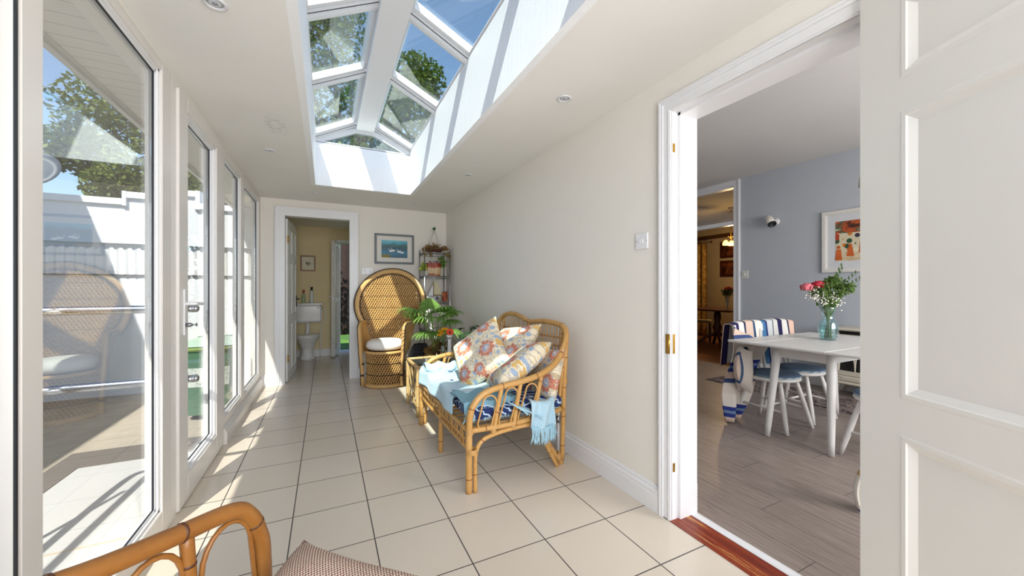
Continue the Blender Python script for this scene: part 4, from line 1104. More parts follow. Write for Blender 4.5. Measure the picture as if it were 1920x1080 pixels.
# side wings and arms
for sg in (-1, 1):
    F = Vector((sg*.235, -.165, .42)); 
    def wing(u, v, sg=sg):     # u back->front, v up
        z = .42+.315*v
        bx = half_w(z if z < .734 else .734)*sg; by = back_y(bx, z)
        fx, fy = sg*(.232+.02*v), -.15-.03*v
        cx, cy_ = sg*(.30+.035*v), .06
        x = (1-u)**2*bx+2*u*(1-u)*cx*1.04+u*u*fx; y = (1-u)**2*by+2*u*(1-u)*cy_+u*u*fy
        return Vector((x, y, z))
    mb = MB()
    for d_ in (1, -1):
        for k in range(-26, 62):
            run = []
            for i in range(13):
                v_ = i/12; u_ = k/28+d_*v_*.55*(.315/.40)
                if -.05 <= u_ <= 1.05: run.append(wing(min(1, max(0, u_)), v_)*1.0)
            if len(run) > 1: mb.tube(run, .0062, 4, cap=False)
    mb.build('side_weave', WICK, pc)
    pts = [wing(i/10, 1.0)+Vector((0, 0, .015)) for i in range(10)]+[Vector((sg*.262, -.185, .722)), Vector((sg*.258, -.205, .68)), Vector((sg*.245, -.20, .42)), Vector((sg*.232, -.185, .22)), Vector((sg*.228, -.175, .02))]
    MB().tube(smooth_path(pts, 3), .021, 10).build('arm', WICK, pc)
    MB().tube(smooth_path([p+Vector((sg*.016, -.010, .010)) for p in pts], 3), .0075, 6).build('arm_edge', WICK_D, pc)
    mb = MB()
    for z in (.15, .285): binding(mb, (sg*.231, -.185, z), (0, 0, 1), .024, .018)
    mb.build('arm_binding', WICK_D, pc)
cu = MB().lathe([(0, 0), (.13, -.002), (.20, .010), (.224, .036), (.226, .062), (.214, .096), (.17, .118), (.08, .126), (0, .127)], n=36).build('round_cushion', plain('cream_cotton', 'ece8e2', .9, var=.03, scale=12, bump=.35, bscale=28), loc=(.658, 4.875, .436))
tag(cu, 'round white cushion on the seat of the peacock chair', 'cushion')

# black wicker basket behind the chair
bk = thing('black_basket', 'black wicker basket half hidden between the peacock chair and the plant', 'basket', (1.04, 4.66, 0))
BW = plain('black_wicker', '23242c', .5, var=.3, scale=30)
mb = MB()
def bsk(a, z): r_ = .15-.09*max(0, (z-.25)/.27)**2; return (r_*math.cos(a), r_*math.sin(a), z)
for sg in (1, -1):
    for k in range(44):
        a = 2*PI*k/44; mb.tube([bsk(a+sg*.9*i/12, .01+.49*i/12) for i in range(13)], .004, 4, cap=False)
mb.build('body', BW, bk)
MB().lathe([(.14, .01), (.142, .25), (.12, .38), (.055, .50), (.0, .51)], n=24).build('lining', plain('black_cloth', '17181d', .9), bk)
MB().tube([(.15*math.cos(2*PI*i/30), .15*math.sin(2*PI*i/30), .012) for i in range(30)], .010, 6, closed=True).build('base_rim', BW, bk)

# ---- rattan sofa
SF = thing('rattan_sofa', 'golden rattan two-seat sofa with curved arms against the cream wall', 'sofa', (1.1, 2.68, 0))
Ox, Oy = 1.1, 2.68
def W_(p): return (p[0]-Ox, p[1]-Oy, p[2])
def addc(name, pts, r, **k):
    mb = MB(); cane(mb, [W_(p) for p in pts], r, **k); return mb.build(name, CANES, SF)
YNr, YFr = 2.085, 3.285
arm_prof = [(.748, 0, .36), (.752, 0, .43), (.775, 0, .50), (.84, 0, .560), (.95, 0, .588), (1.10, 0, .606), (1.24, 0, .640), (1.345, .005, .70), (1.415, .02, .79)]
near = [(x, YNr+dy, z) for x, dy, z in arm_prof]; far = [(x, YFr-dy, z) for x, dy, z in arm_prof]
top = [(1.455, 2.13, .87), (1.475, 2.19, .915), (1.485, 2.30, .932), (1.485, 2.44, .935), (1.482, 2.56, .928), (1.48, 2.685, .915), (1.482, 2.80, .935), (1.485, 2.93, .955), (1.485, 3.06, .958), (1.475, 3.17, .93), (1.455, 3.24, .87)]
addc('arm_and_back_rail', near+top+far[::-1], .0195, step=.24)
for yy, sg in ((YNr, 1), (YFr, -1)):
    addc('front_leg', [(.742, yy-.012*sg, 0), (.745, yy-.003*sg, .2), (.748, yy, .37)], .0195, step=.16)
    addc('leg_brace', [(.778, yy-.02*sg, .0), (.782, yy-.006*sg, .13), (.79, yy, .225), (.83, yy, .285), (.92, yy, .312), (1.05, yy, .325), (1.16, yy, .325), (1.22, yy, .29), (1.27, yy+.012*sg, .19), (1.345, yy+.03*sg, .06), (1.385, yy+.045*sg, .0)], .0135, step=.2)
    addc('rear_leg', [(1.20, yy+.01*sg, .345), (1.255, yy+.012*sg, .27), (1.31, yy+.03*sg, .16), (1.39, yy+.055*sg, .05), (1.43, yy+.065*sg, .0)], .017, step=.15)
    addc('rear_post', [(1.44, yy+.075*sg, .02), (1.445, yy+.07*sg, .25), (1.44, yy+.055*sg, .45), (1.445, yy+.045*sg, .66), (1.46, yy+.05*sg, .86)], .0165, step=.2)
    addc('side_rail', [(.75, yy, .352), (1.0, yy, .352), (1.22, yy+.01*sg, .365), (1.44, yy+.06*sg, .372)], .0165, step=.2)
    addc('seat_back_post', [(1.40, yy+.06*sg, .36), (1.415, yy+.05*sg, .55), (1.44, yy+.045*sg, .78)], .012, step=.2)
    for i, (xb, xt, zt) in enumerate(((.905, .955, .585), (1.035, 1.085, .60), (1.165, 1.235, .635))):
        addc('arm_spindle', [(xb, yy, .33), ((xb+xt)/2-.003, yy, .46), (xt, yy, zt)], .0145, step=.16, off=.7)
    # loops of thin cane between the spindles
    for (x0, x1, zt, sh) in ((.80, .895, .545, .03), (.935, 1.02, .575, .045), (1.065, 1.15, .585, .055)):
        mb = MB(); pts = []
        for i in range(13):
            a = -PI/2-PI*(i/12-.5); 
        xc0, xc1 = (x0+x1)/2, (x0+x1)/2+sh; hw = (x1-x0)/2*.98
        for i in range(9):
            a = PI+PI*i/8; pts.append((xc0+hw*math.cos(a), yy, .345+hw*.9+hw*.9*math.sin(a)))
        for i in range(9):
            a = PI*i/8; pts.append((xc1+hw*math.cos(a), yy, zt-hw*1.1+hw*1.1*math.sin(a)))
        mb.tube([W_(p) for p in pts], .0058, 7, closed=True); mb.build('arm_loop', CANES, SF)
    mb = MB(); binding(mb, W_((.760, yy-.004*sg, .235)), (0, 0, 1), .034, .025); binding(mb, W_((.750, yy, .352)), (0, 0, 1), .024, .03); binding(mb, W_((1.385, yy+.05*sg, .07)), (.6, 0, -.8), .024, .03); binding(mb, W_((1.445, yy+.055*sg, .56)), (0, 0, 1), .022, .03)
    for x in (.90, 1.03, 1.16): binding(mb, W_((x, yy, .338)), (0, 0, 1), .018, .028)
    mb.build('cane_binding', CANES, SF)
addc('middle_leg', [(.745, 2.685, 0), (.747, 2.685, .2), (.75, 2.685, .36)], .0175, step=.16)
addc('front_rail', [(.748, YNr, .352), (.742, 2.68, .352), (.748, YFr, .352)], .0165, step=.22)
addc('lower_front_rail', [(.748, YNr, .245), (.742, 2.68, .245), (.748, YFr, .245)], .013, step=.22)
addc('rear_rail', [(1.44, YNr+.07, .372), (1.45, 2.68, .372), (1.44, YFr-.07, .372)], .0165, step=.22)
mb = MB(); n = 22
for i in range(n):
    y = YNr+.04+(YFr-YNr-.08)*i/(n-1); mb.tube([W_((.744, y, .245)), W_((.744, y+(.012 if i % 2 else -.012), .352))], .0065, 6)
mb.tube([W_((.738, YNr+.02, .298)), W_((.734, 2.68, .298)), W_((.738, YFr-.02, .298))], .005, 6)
mb.build('front_lattice', CANES, SF)
mb = MB()
for i in range(14):
    y = YNr+.04+(YFr-YNr-.08)*i/13; mb.tube([W_((.75, y, .352)), W_((1.44, y, .372))], .008, 6)
mb.build('seat_slats', CANES, SF)
# back: vertical thin canes and knotted cross canes
def topz(y):
    pts = top
    for a, b in zip(pts[:-1], pts[1:]):
        if a[1] <= y <= b[1]:
            t_ = (y-a[1])/(b[1]-a[1]); return a[0]+(b[0]-a[0])*t_, a[2]+(b[2]-a[2])*t_
    return 1.46, .86
mb = MB()
for i in range(25):
    y = 2.155+i*(3.215-2.155)/24; x1, z1 = topz(y); mb.tube([W_((1.435, y, .375)), W_((1.445+(x1-1.445)*.5, y, .62)), W_((x1, y, z1-.01))], .0045, 6)
mb.build('back_canes', CANES, SF)
mb = MB()
for z in (.50, .62, .70, .775, .835):
    mb.tube([W_((1.452+(z-.5)*.05-.006, y, z+.02*math.cos((y-2.685)*2*PI/1.1)*-.3)) for y in [2.15+.01*k for k in range(108)]], .004, 5)
    mb.cur = 1
    for i in range(25):
        y = 2.155+i*(3.215-2.155)/24; mb.ball(W_((1.452+(z-.5)*.05-.006, y, z+.02*math.cos((y-2.685)*2*PI/1.1)*-.3)), .0075, 6, 4)
    mb.cur = 0
mb.build('back_cross_canes', CANES, SF)
addc('back_post', [(1.44, 2.685, .37), (1.455, 2.685, .6), (1.478, 2.685, .905)], .0135, step=.2)
for yy in (2.20, 3.165): addc('back_post', [(1.437, yy, .37), (1.45, yy, .6), (1.474, yy, .905)], .0125, step=.2)

# seat cushion, throw, pillows
t = NT('navy_cloth_white_marks'); w_ = t.add('ShaderNodeTexWave'); w_.inputs['Scale'].default_value = 7; w_.inputs['Distortion'].default_value = 7; w_.inputs['Detail Scale'].default_value = 2.2; w_.wave_type = 'BANDS'; w_.bands_direction = 'DIAGONAL'
t.link(t.co(), w_.inputs['Vector']); x, y, z = t.sep(t.co())
v2 = t.add('ShaderNodeTexWave'); v2.inputs['Scale'].default_value = 6; v2.inputs['Distortion'].default_value = 9; v2.bands_direction = 'Y'; t.link(t.mapping(t.co(), (1, 1, 1), (3, 1, 2)), v2.inputs['Vector'])
m_ = t.math('MAXIMUM', t.math('GREATER_THAN', w_.outputs['Fac'], .90), t.math('GREATER_THAN', v2.outputs['Fac'], .92))
t.color(t.mix(m_, '182a5e', 'b9cfe2')); t.rough(.85)
def sq_cushion(mb, sx, sy, h, n=24, puff=1.0, k=6):
    """rounded seat cushion, flat-ish, sitting on z=0"""
    def side(sgn):
        def f(u, v):
            a, b = 2*u-1, 2*v-1; e_ = (1-abs(a)**k)*(1-abs(b)**k); e_ = max(0, e_)**.5
            return (a*sx/2*(1-.03*(b*b)), b*sy/2*(1-.03*(a*a)), h/2+sgn*h/2*e_*puff)
        return f
    mb.grid(side(1), n, n); mb.grid(side(-1), n, n); return mb
sc_ = MB().box(-.335, .325, -.575, .575, 0, .092, b=.028).build('seat_cushion', t.m, loc=(1.10, 2.685, .382))
tag(sc_, 'navy seat cushion with white line marks on the rattan sofa', 'cushion')

t = NT('pale_blue_wool'); n = t.noise(t.co(), 7, 4); n2 = t.noise(t.co(), 260, 2); t.color(t.mix(n, '9fc3d4', 'bcd8e6')); t.rough(.95)
t.b.inputs['Sheen Weight'].default_value = .3; t.bump(n2, .5, .002); WOOL = t.m
WOOL_SHADE = plain('shaded_blue_wool', '7fa9bb', .95, var=.08, scale=8, bump=.5, bscale=260)  # same throw wool, near-end shade painted in as a darker blue
th = thing('blue_throw', 'pale blue fringed wool throw spread over the sofa seat', 'blanket', (1.05, 2.7, .462))
def throw(u, v):        # u: x from front hang to back ; v: y near->far
    y = -.36+.92*v+.02*math.sin(u*7); s = -.115+u*.57
    wr = .008*math.sin(v*17+u*5)+.006*math.sin(u*23-v*9)+.012*max(0, v-.82)*5*math.sin(u*19)
    if s < -.02:  # hanging over the front
        d = -.02-s; x = -.318-.010*math.sin(v*14); z = .010-d*1.0+wr*.4
        return (x-.006*(1-math.cos(d*20)), y+d*.25*math.sin(v*9)*.2, z)
    x = -.316+(s+.02)
    return (x, y, .022+wr+.03*(max(0, v-.85)/.15)**2)
MB().grid(throw, 44, 60).build('spread_cloth', WOOL, th, solid=.006)
def roll_(u, v):       # crumpled fold near the far arm
    a = 2*PI*u; x = -.30+.42*v; r_ = .034+.012*math.sin(v*21+u*6)+.008*math.sin(u*12)
    return (x, .50+r_*1.5*math.cos(a)+.02*math.sin(v*8), .045+r_*math.sin(a)*.9)
MB().grid(roll_, 20, 40, closeu=True).build('rumpled_edge', WOOL, th)
def fold2(u, v):        # darker fold at the near end lying over the cushion side
    s = u
    y = -.32-.245*min(1, s*1.7)+.015*math.sin(v*12); x = -.325+.36*v+.01*s
    z = .042+.010*math.sin(v*15+s*6)
    if s > .588:
        d = (s-.588)*.17; y = -.565-.008*math.sin(v*13); z = .042-d+.006*math.sin(v*21)
    return (x, y, z)
MB().grid(fold2, 30, 40).build('near_fold', WOOL_SHADE, th, solid=.007)
def side_hang(u, v):
    x = .085+.175*u; z = .03-.17*v-.02*math.sin(u*3)
    return (x, -.655-.012*math.sin(u*11+v*3)+(.035 if v < .06 else 0), z)
MB().grid(side_hang, 30, 16).build('side_fold', WOOL, th, solid=.007)
mb = MB(); rnd = random.Random(6)
for k in range(46):
    x = .088+.168*k/45; y = -.662; z = -.128-.02*math.sin((x-.085)/.175*3); l = .085+.03*rnd.random()
    mb.tube(smooth_path([(x, y, z), (x+rnd.gauss(0, .004), y-.006, z-l*.5), (x+rnd.gauss(0, .008), y-.002, z-l)], 3), .0026, 4)
for k in range(30):
    x = -.30+.32*k/29; z = .042-.062; y = -.575
    mb.tube(smooth_path([(x, y, z+.02), (x-.01+rnd.gauss(0, .006), y-.010, z-.02), (x-.02+rnd.gauss(0, .012), y-.006, z-.055)], 3), .0024, 4)
for k in range(16):
    p = Vector((-.06+.009*k, -.60, .03-.004*k)); mb.tube(smooth_path([p, p+Vector((.05, -.055, -.03)), p+Vector((.10+rnd.gauss(0, .01), -.065, -.07+rnd.gauss(0, .01)))], 3), .0026, 4)
f_ = mb.build('fringe', plain('fringe_wool', 'a5cbdb', .95), th)

def floral():
    t = NT('floral_print'); co = t.co()
    d = t.add('ShaderNodeTexNoise'); d.inputs['Scale'].default_value = 6; t.link(co, d.inputs['Vector'])
    warp = t.add('ShaderNodeVectorMath'); warp.operation = 'ADD'
    sc = t.add('ShaderNodeVectorMath'); sc.operation = 'SCALE'; sc.inputs['Scale'].default_value = .08; t.link(d.outputs['Color'], sc.inputs[0])
    t.link(co, warp.inputs[0]); t.link(sc.outputs[0], warp.inputs[1]); wv = warp.outputs[0]
    def vor(scale, off=(0, 0, 0), feat='F1'):
        v = t.add('ShaderNodeTexVoronoi'); v.feature = feat; t.link(t.mapping(wv, (1, 1, 0.001), off), v.inputs['Vector']); v.inputs['Scale'].default_value = scale; return v
    base = t.mix(t.noise(co, 5, 3), 'efe3cb', 'e6d8ba')
    e1 = vor(30, (1, 2, 0), 'DISTANCE_TO_EDGE'); base = t.mix(t.math('MULTIPLY', t.math('LESS_THAN', e1.outputs['Distance'], .045), .7), base, 'a8abb2')
    e2 = vor(19, (4, 1, 0), 'DISTANCE_TO_EDGE'); base = t.mix(t.math('MULTIPLY', t.math('LESS_THAN', e2.outputs['Distance'], .03), .55), base, 'b39a68')
    s = vor(21, (7, 3, 0)); dd = t.math('LESS_THAN', s.outputs['Distance'], .36); base = t.mix(t.math('MULTIPLY', dd, t.math('GREATER_THAN', t.sep(s.outputs['Color'])[0], .55)), base, '9fb0c6')
    base = t.mix(t.math('MULTIPLY', t.math('LESS_THAN', s.outputs['Distance'], .34), t.math('LESS_THAN', t.sep(s.outputs['Color'])[0], .18)), base, 'd9b06a')
    # big rust flowers with petals and blue-grey centres, at fixed places on the cloth
    X_, Y_, Z_ = t.sep(co)
    for (fx, fy, fr) in ((-.075, .085, .088), (.105, -.055, .075), (.125, .145, .06), (-.13, -.13, .066), (.0, -.165, .05)):
        dx = t.math('SUBTRACT', X_, fx); dy = t.math('SUBTRACT', Y_, fy)
        rad = t.math('SQRT', t.math('ADD', t.math('MULTIPLY', dx, dx), t.math('MULTIPLY', dy, dy)))
        ang_ = t.math('ARCTAN2', dy, dx)
        pet = t.math('ADD', .70, t.math('MULTIPLY', t.math('ABSOLUTE', t.math('SINE', t.math('MULTIPLY', ang_, 4.5))), .20))
        q = t.math('ADD', t.math('DIVIDE', rad, fr), t.math('MULTIPLY', t.math('SUBTRACT', t.noise(co, 70, 4, .7), .5), 1.1))
        k1 = t.math('LESS_THAN', q, pet)
        red = t.mix(t.noise(co, 60, 3), 'a8452f', 'e0a084')
        base = t.mix(k1, base, red)
        base = t.mix(t.math('LESS_THAN', q, .46), base, 'dcb9a4')
        base = t.mix(t.math('LESS_THAN', q, .36), base, '97a5c0')
        base = t.mix(t.math('LESS_THAN', q, .16), base, 'd8d4cc')
    t.color(base); t.rough(.9); t.bump(t.noise(co, 250, 2), .4, .0015); return t.m
FLO = floral()
def pillow_mesh(s, h, n=26, seed=0):
    mb = MB(); rnd = random.Random(seed); ph = [rnd.uniform(0, 6) for _ in range(4)]
    def side(sgn):
        def f(u, v):
            a, b = 2*u-1, 2*v-1
            pinch = 1-.10*(1-abs(a)**2)*abs(b)**6-.0; pin2 = 1-.10*(1-abs(b)**2)*abs(a)**6
            e_ = max(0, (1-a**4)*(1-b**4))**.55
            wr = .05*math.sin(a*5+ph[0]+b*2)*e_+.04*math.sin(b*7+ph[1]-a*3)*e_
            return (a*s/2*pin2, b*s/2*pinch, sgn*h/2*e_*(1+wr))
        return f
    mb.grid(side(1), n, n); mb.grid(side(-1), n, n); return mb
def place(o, c_, nrm, spin):
    nrm = Vector(nrm).normalized(); q = nrm.to_track_quat('Z', 'Y'); m_ = q.to_matrix().to_4x4() @ Matrix.Rotation(R_(spin), 4, 'Z')
    m_.translation = Vector(c_); o.matrix_world = m_
pls = [((1.04, 2.66, .690), (-.80, -.35, .50), 42, .45, .16, 'floral pillow with a large rust flower standing on its corner in front of the others'),
       ((1.24, 2.56, .715), (-.75, -.10, .62), 12, .45, .14, 'floral pillow behind the corner-standing one, leaning on the sofa back'),
       ((1.19, 2.345, .645), (-.55, .30, .80), 22, .46, .15, 'floral pillow slumped against the near arm of the sofa'),
       ((1.36, 2.245, .60), (-.97, .05, .25), 4, .36, .10, 'floral pillow upright in the near rear corner of the sofa')]
for i, (c_, n_, sp_, s_, h_, lb) in enumerate(pls):
    o = pillow_mesh(s_, h_, seed=i).build('floral_pillow', FLO); place(o, c_, n_, sp_); tag(o, lb, 'cushion', 'floral pillows on the rattan sofa')

# ---- rattan side table
TX0, TX1, TY0, TY1, TZ = .755, 1.20, 3.49, 3.96, .455
st = thing('rattan_side_table', 'square rattan side table with a dark glass top', 'table', ((TX0+TX1)/2, (TY0+TY1)/2, 0))
TC = cane_mat('pale_cane', 'c09a60', 'dcc08c', '9b7440'); TCS = [TC, CANE_RING]
def wt(p): return (p[0]-(TX0+TX1)/2, p[1]-(TY0+TY1)/2, p[2])
for x in (TX0, TX1):
    for y in (TY0, TY1): cane(MB(), [wt((x, y, 0)), wt((x, y, TZ))], .0155).build('leg', TCS, st) if False else (lambda m: m.build('leg', TCS, st))(cane(MB(), [wt((x, y, 0)), wt((x, y, TZ))], .0155))
mb = MB()
for z, r_ in ((TZ, .016), (.10, .011)):
    for a, b in (((TX0, TY0), (TX1, TY0)), ((TX1, TY0), (TX1, TY1)), ((TX1, TY1), (TX0, TY1)), ((TX0, TY1), (TX0, TY0))): cane(mb, [wt((*a, z)), wt((*b, z))], r_)
mb.build('rail', TCS, st)
mb = MB()
for sx, (a, b) in enumerate((((TX0, TY0), (TX0, TY1)), ((TX0, TY0), (TX1, TY0)), ((TX1, TY0), (TX1, TY1)), ((TX0, TY1), (TX1, TY1)))):
    for k in range(1, 6):
        p = Vector((*a, 0)).lerp(Vector((*b, 0)), k/6); d = (Vector((*b, 0))-Vector((*a, 0))).normalized()
        mb.tube([wt((p+d*(.014*math.sin(j/16*PI*4+(PI if k % 2 else 0)))+Vector((0, 0, .10+(TZ-.11)*j/16)))) for j in range(17)], .0058, 6)
mb.build('wavy_side_canes', TCS, st)
t = NT('dark_glass_top'); t.color('3a3c3a'); t.rough(.06); t.b.inputs['Specular IOR Level'].default_value = .7
MB().box(-.205, .205, -.22, .22, TZ-.006, TZ+.004).build('glass_top', t.m, st)

# vase with a red flower on the table
v = thing('white_vase', 'slim white vase with a red gerbera on the side table', 'vase', (1.125, 3.72, .4735))
MB().lathe([(.030, 0), (.034, .01), (.028, .05), (.018, .10), (.016, .16), (.022, .21), (.034, .235), (.030, .236), (.014, .17)], n=24).build('vessel', plain('white_porcelain', 'f0f2f4', .2), v)
mt = Matrix.Translation((.0, -.015, .265)) @ Matrix.Rotation(R_(50), 4, 'X') @ Matrix.Rotation(R_(-15), 4, 'Y')
mb = MB()
for k in range(18):
    a = 2*PI*k/18; l = .036; c_, s_ = math.cos(a), math.sin(a)
    mb.add([mt @ Vector(q) for q in ((c_*.006-s_*.004, s_*.006+c_*.004, 0), (c_*.006+s_*.004, s_*.006-c_*.004, 0), (c_*l+s_*.006, s_*l-c_*.006, .008), (c_*(l+.004), s_*(l+.004), .007), (c_*l-s_*.006, s_*l+c_*.006, .008))], [(0, 1, 2, 3, 4)])
mb.build('petal_ring', plain('orange_red_petals', 'd84a22', .6, var=.1, scale=40), v)
MB().ball(mt @ Vector((0, 0, .004)), .013, 12, 8).build('flower_centre', plain('dark_red_centre', '8c2413', .7), v)
MB().tube(smooth_path([(0, 0, .12), (0, 0, .21), (0, -.012, .26)], 4), .003, 6).build('stem', plain('flower_stem', '5d7a34', .6), v)
yf = thing('yellow_bouquet', 'bunch of yellow flowers standing behind the white vase', 'flowers', (1.09, 3.83, .4735))
MB().lathe([(.025, 0), (.032, .03), (.028, .08), (.022, .10), (.026, .115)], n=20).build('jar', M['vase_glass'], yf)
mb = MB(); rnd = random.Random(3); heads = [(-.03, .0, .26), (.0, -.02, .285), (.03, .0, .28), (-.045, -.01, .225), (.05, -.01, .262), (-.015, -.02, .245)]
for h in heads: mb.tube(smooth_path([(0, 0, .02), (0, 0, .13), h], 4), .0024, 5)
mb.build('stem_bunch', plain('flower_stem_green', '54702e', .6), yf)
YL = plain('yellow_petals', 'e8b41e', .6, var=.12, scale=50)
for h in heads:
    mb = MB()
    for k in range(26):
        a = rnd.random()*6.28; e_ = rnd.uniform(-.3, 1.3); l = .024
        d = Vector((math.cos(a)*math.cos(e_), math.sin(a)*math.cos(e_), math.sin(e_))); s_ = d.orthogonal().normalized()*.006; p = Vector(h)
        mb.add([p+s_*.4, p-s_*.4, p+d*l-s_, p+d*l*1.1, p+d*l+s_], [(0, 1, 2, 3, 4)])
    mb.build('flower_head', YL, yf)

# ---- palm behind the table
t = leaf_mat('palm_leaf', '5f8c3c', '8fb45c', .3); PALM = t
pl = thing('potted_palm', 'potted fan palm spreading beside the peacock chair', 'potted plant', (1.14, 4.36, 0))
MB().lathe([(.10, 0), (.115, .02), (.14, .26), (.15, .27), (.15, .30), (.135, .30), (.13, .26), (0, .255)], n=28).build('pot', plain('black_plant_pot', '2a2626', .5), pl)
MB().lathe([(0, .27), (.13, .262)], n=20).build('soil', plain('potting_soil', '33241a', 1.0, var=.3, scale=60, bump=.8), pl)
rnd = random.Random(12)
fronds = [((-.20, -.10, .93), (-1, -.25, .35), .30), ((-.10, -.20, .86), (-.6, -.75, .2), .27), ((.02, -.18, .92), (.25, -.8, .5), .25), ((.12, -.08, .88), (.7, -.5, .35), .24), ((.14, .0, .80), (.8, -.3, .1), .22), ((.08, -.22, .72), (.5, -.9, .0), .22), ((-.03, .10, .95), (-.1, .3, .9), .20), ((-.16, .02, .84), (-1, .1, .5), .24), ((-.12, -.16, .70), (-.7, -.7, .0), .2)]
stm = MB()
for tip, dr, rad in fronds:
    tip = Vector(tip); stm.tube(smooth_path([(rnd.gauss(0, .02), rnd.gauss(0, .02), .26), (tip.x*.25, tip.y*.25, .26+(tip.z-.26)*.6), tip], 6), .0055, 6)
    d = Vector(dr).normalized(); up = Vector((0, 0, 1)); sd_ = d.cross(up).normalized(); nr = sd_.cross(d).normalized()
    mb = MB(); nb = 24
    for k in range(nb):
        a = R_(-105+210*k/(nb-1)); l = rad*(1.05-.25*abs(a)/1.9)*rnd.uniform(.92, 1.08)
        dirv = d*math.cos(a)+sd_*math.sin(a); per = (-d*math.sin(a)+sd_*math.cos(a))
        vs = []; m = 6
        for i in range(m+1):
            s_ = i/m; wv = .0135*(math.sin(PI*min(1, s_*.85+.12)))+.0012; p = tip+dirv*l*s_+nr*(.02*s_)-Vector((0, 0, 1))*(l*.42*s_*s_*s_*(1+.3*rnd.random()*0))
            vs += [p-per*wv, p+nr*(-.004*(1-s_)), p+per*wv]
        mb.add(vs, [(3*i+j, 3*i+j+1, 3*i+j+4, 3*i+j+3) for i in range(m) for j in (0, 1)], True)
    mb.build('frond', PALM, pl)
stm.build('stem_bunch', plain('palm_stems', '7b9448', .5, var=.15, scale=30), pl)
mb = MB(); leaf_cloud(mb, [((-.05, -.05, .40), .13), ((.05, .0, .50), .10)], 120, .09, rnd); mb.build('dry_fibre', leaf_mat('dry_palm_fibre', '7d5f34', 'a98a55', .1), pl)
dk = thing('dark_leaf_plant', 'dark green broad-leaved plant between the palm and the wall', 'potted plant', (1.40, 3.98, 0))
MB().lathe([(.08, 0), (.09, .01), (.11, .20), (.118, .21), (.118, .235), (.10, .235), (0, .215)], n=24).build('pot', plain('brown_plant_pot', '5b3526', .5), dk)
DL = leaf_mat('dark_glossy_leaf', '1f3a22', '35552d', .15)
stm = MB()
for k in range(22):
    a = rnd.random()*6.28; h = rnd.uniform(.45, .80); r_ = rnd.uniform(.03, .16); tip = Vector((r_*math.cos(a)-.02, r_*math.sin(a), h)); tip.x = min(tip.x, .08)
    stm.tube(smooth_path([(0, 0, .2), (tip.x*.4, tip.y*.4, h*.7), tip], 4), .003, 5)
    d = Vector((math.cos(a), math.sin(a), .2)); d.x = min(d.x, .3); d.normalize(); s_ = d.cross(Vector((0, 0, 1))).normalized(); l = rnd.uniform(.10, .15); vs = []
    for i in range(6):
        q = i/5; wv = .032*math.sin(PI*min(1, q*.9+.05)); p = tip+d*l*q-Vector((0, 0, .06*q*q)); vs += [p-s_*wv, p, p+s_*wv]
    MB().add(vs, [(3*i+j, 3*i+j+1, 3*i+j+4, 3*i+j+3) for i in range(5) for j in (0, 1)], True).build('leaf', DL, dk)
stm.build('stem_bunch', plain('dark_plant_stems', '3b5a30', .6), dk)

# ---- steel shelf rack in the corner
RK0, RK1, RY0, RY1 = 1.185, 1.535, 5.06, 5.355
rk = thing('shelf_rack', 'narrow chrome wire shelf rack in the far right corner', 'shelf', (RK0, RY0, 0))
for x in (0, RK1-RK0):
    for y in (0, RY1-RY0): MB().tube([(x, y, 0), (x, y, 1.70)], .0085, 10).ball((x, y, 1.705), .010, 8, 6).build('post', M['chrome'], rk)
tiers = [1.665, 1.345, .995, .62, .12]
for z in tiers:
    mb = MB(); X_, Y_ = RK1-RK0, RY1-RY0
    for dz in (0, -.028):
        mb.tube([(0, 0, z+dz), (X_, 0, z+dz)], .0035, 6).tube([(0, Y_, z+dz), (X_, Y_, z+dz)], .0035, 6).tube([(0, 0, z+dz), (0, Y_, z+dz)], .0035, 6).tube([(X_, 0, z+dz), (X_, Y_, z+dz)], .0035, 6)
    for k in range(14):
        x = X_*k/13; mb.tube([(x, 0, z+.003), (x, Y_, z+.003)], .0022, 5)
    zz = [(X_*k/24, 0, z-.014+(.014 if k % 2 else -.014)) for k in range(25)]; mb.tube(zz, .002, 4)
    zz = [(0, Y_*k/18, z-.014+(.014 if k % 2 else -.014)) for k in range(19)]; mb.tube(zz, .002, 4)
    mb.build('wire_shelf', M['chrome'], rk)
hp = thing('hanging_planter', 'trailing brown-leaved plant in a wire hanging planter with a green knob on the rack top', 'potted plant', (1.35, 5.19, 1.672))
MB().ball((0, 0, .335), .022, 12, 8).build('knob', plain('green_knob', '1d5a3a', .4), hp)
mb = MB()
for k in range(4):
    a = PI/4+k*PI/2; mb.tube([(0, 0, .32), (.13*math.cos(a), .11*math.sin(a), .06)], .0018, 5)
mb.build('hanging_wires', M['dark_steel'], hp)
MB().lathe([(.08, 0), (.10, .01), (.125, .045), (.128, .05), (.118, .05), (0, .035)], n=26).build('bowl', plain('brown_bowl', '5a3524', .5), hp)
mb = MB(); leaf_cloud(mb, [((-.08, -.02, .07), .06), ((.05, -.02, .07), .07), ((0, 0, .08), .07), ((.14, -.03, .06), .05), ((-.14, -.04, .04), .04)], 420, .034, rnd)
mb.build('foliage', leaf_mat('bronze_foliage', '8a5a30', 'a98c4e', .2), hp)
mb = MB()
for (x, y, l) in ((-.16, -.15, .12), (-.08, -.16, .16), (.12, -.16, .10), (.17, -.14, .15), (-.10, -.16, .10)):
    mb.tube(smooth_path([(x*.5, y*.5, .06), (x, y, .05), (x, y-.01, .05-l)], 4), .0022, 4)
    leaf_cloud(mb, [((x, y-.01, .02-l*.5), .03)], 14, .03, rnd)
mb.build('trailing_stems', leaf_mat('bronze_trail', '7a5a2c', '9a8a44', .2), hp)
pn = thing('ribbed_planter', 'terracotta and cream ribbed planter on the second shelf of the rack', 'planter', (1.335, 5.19, 1.352))
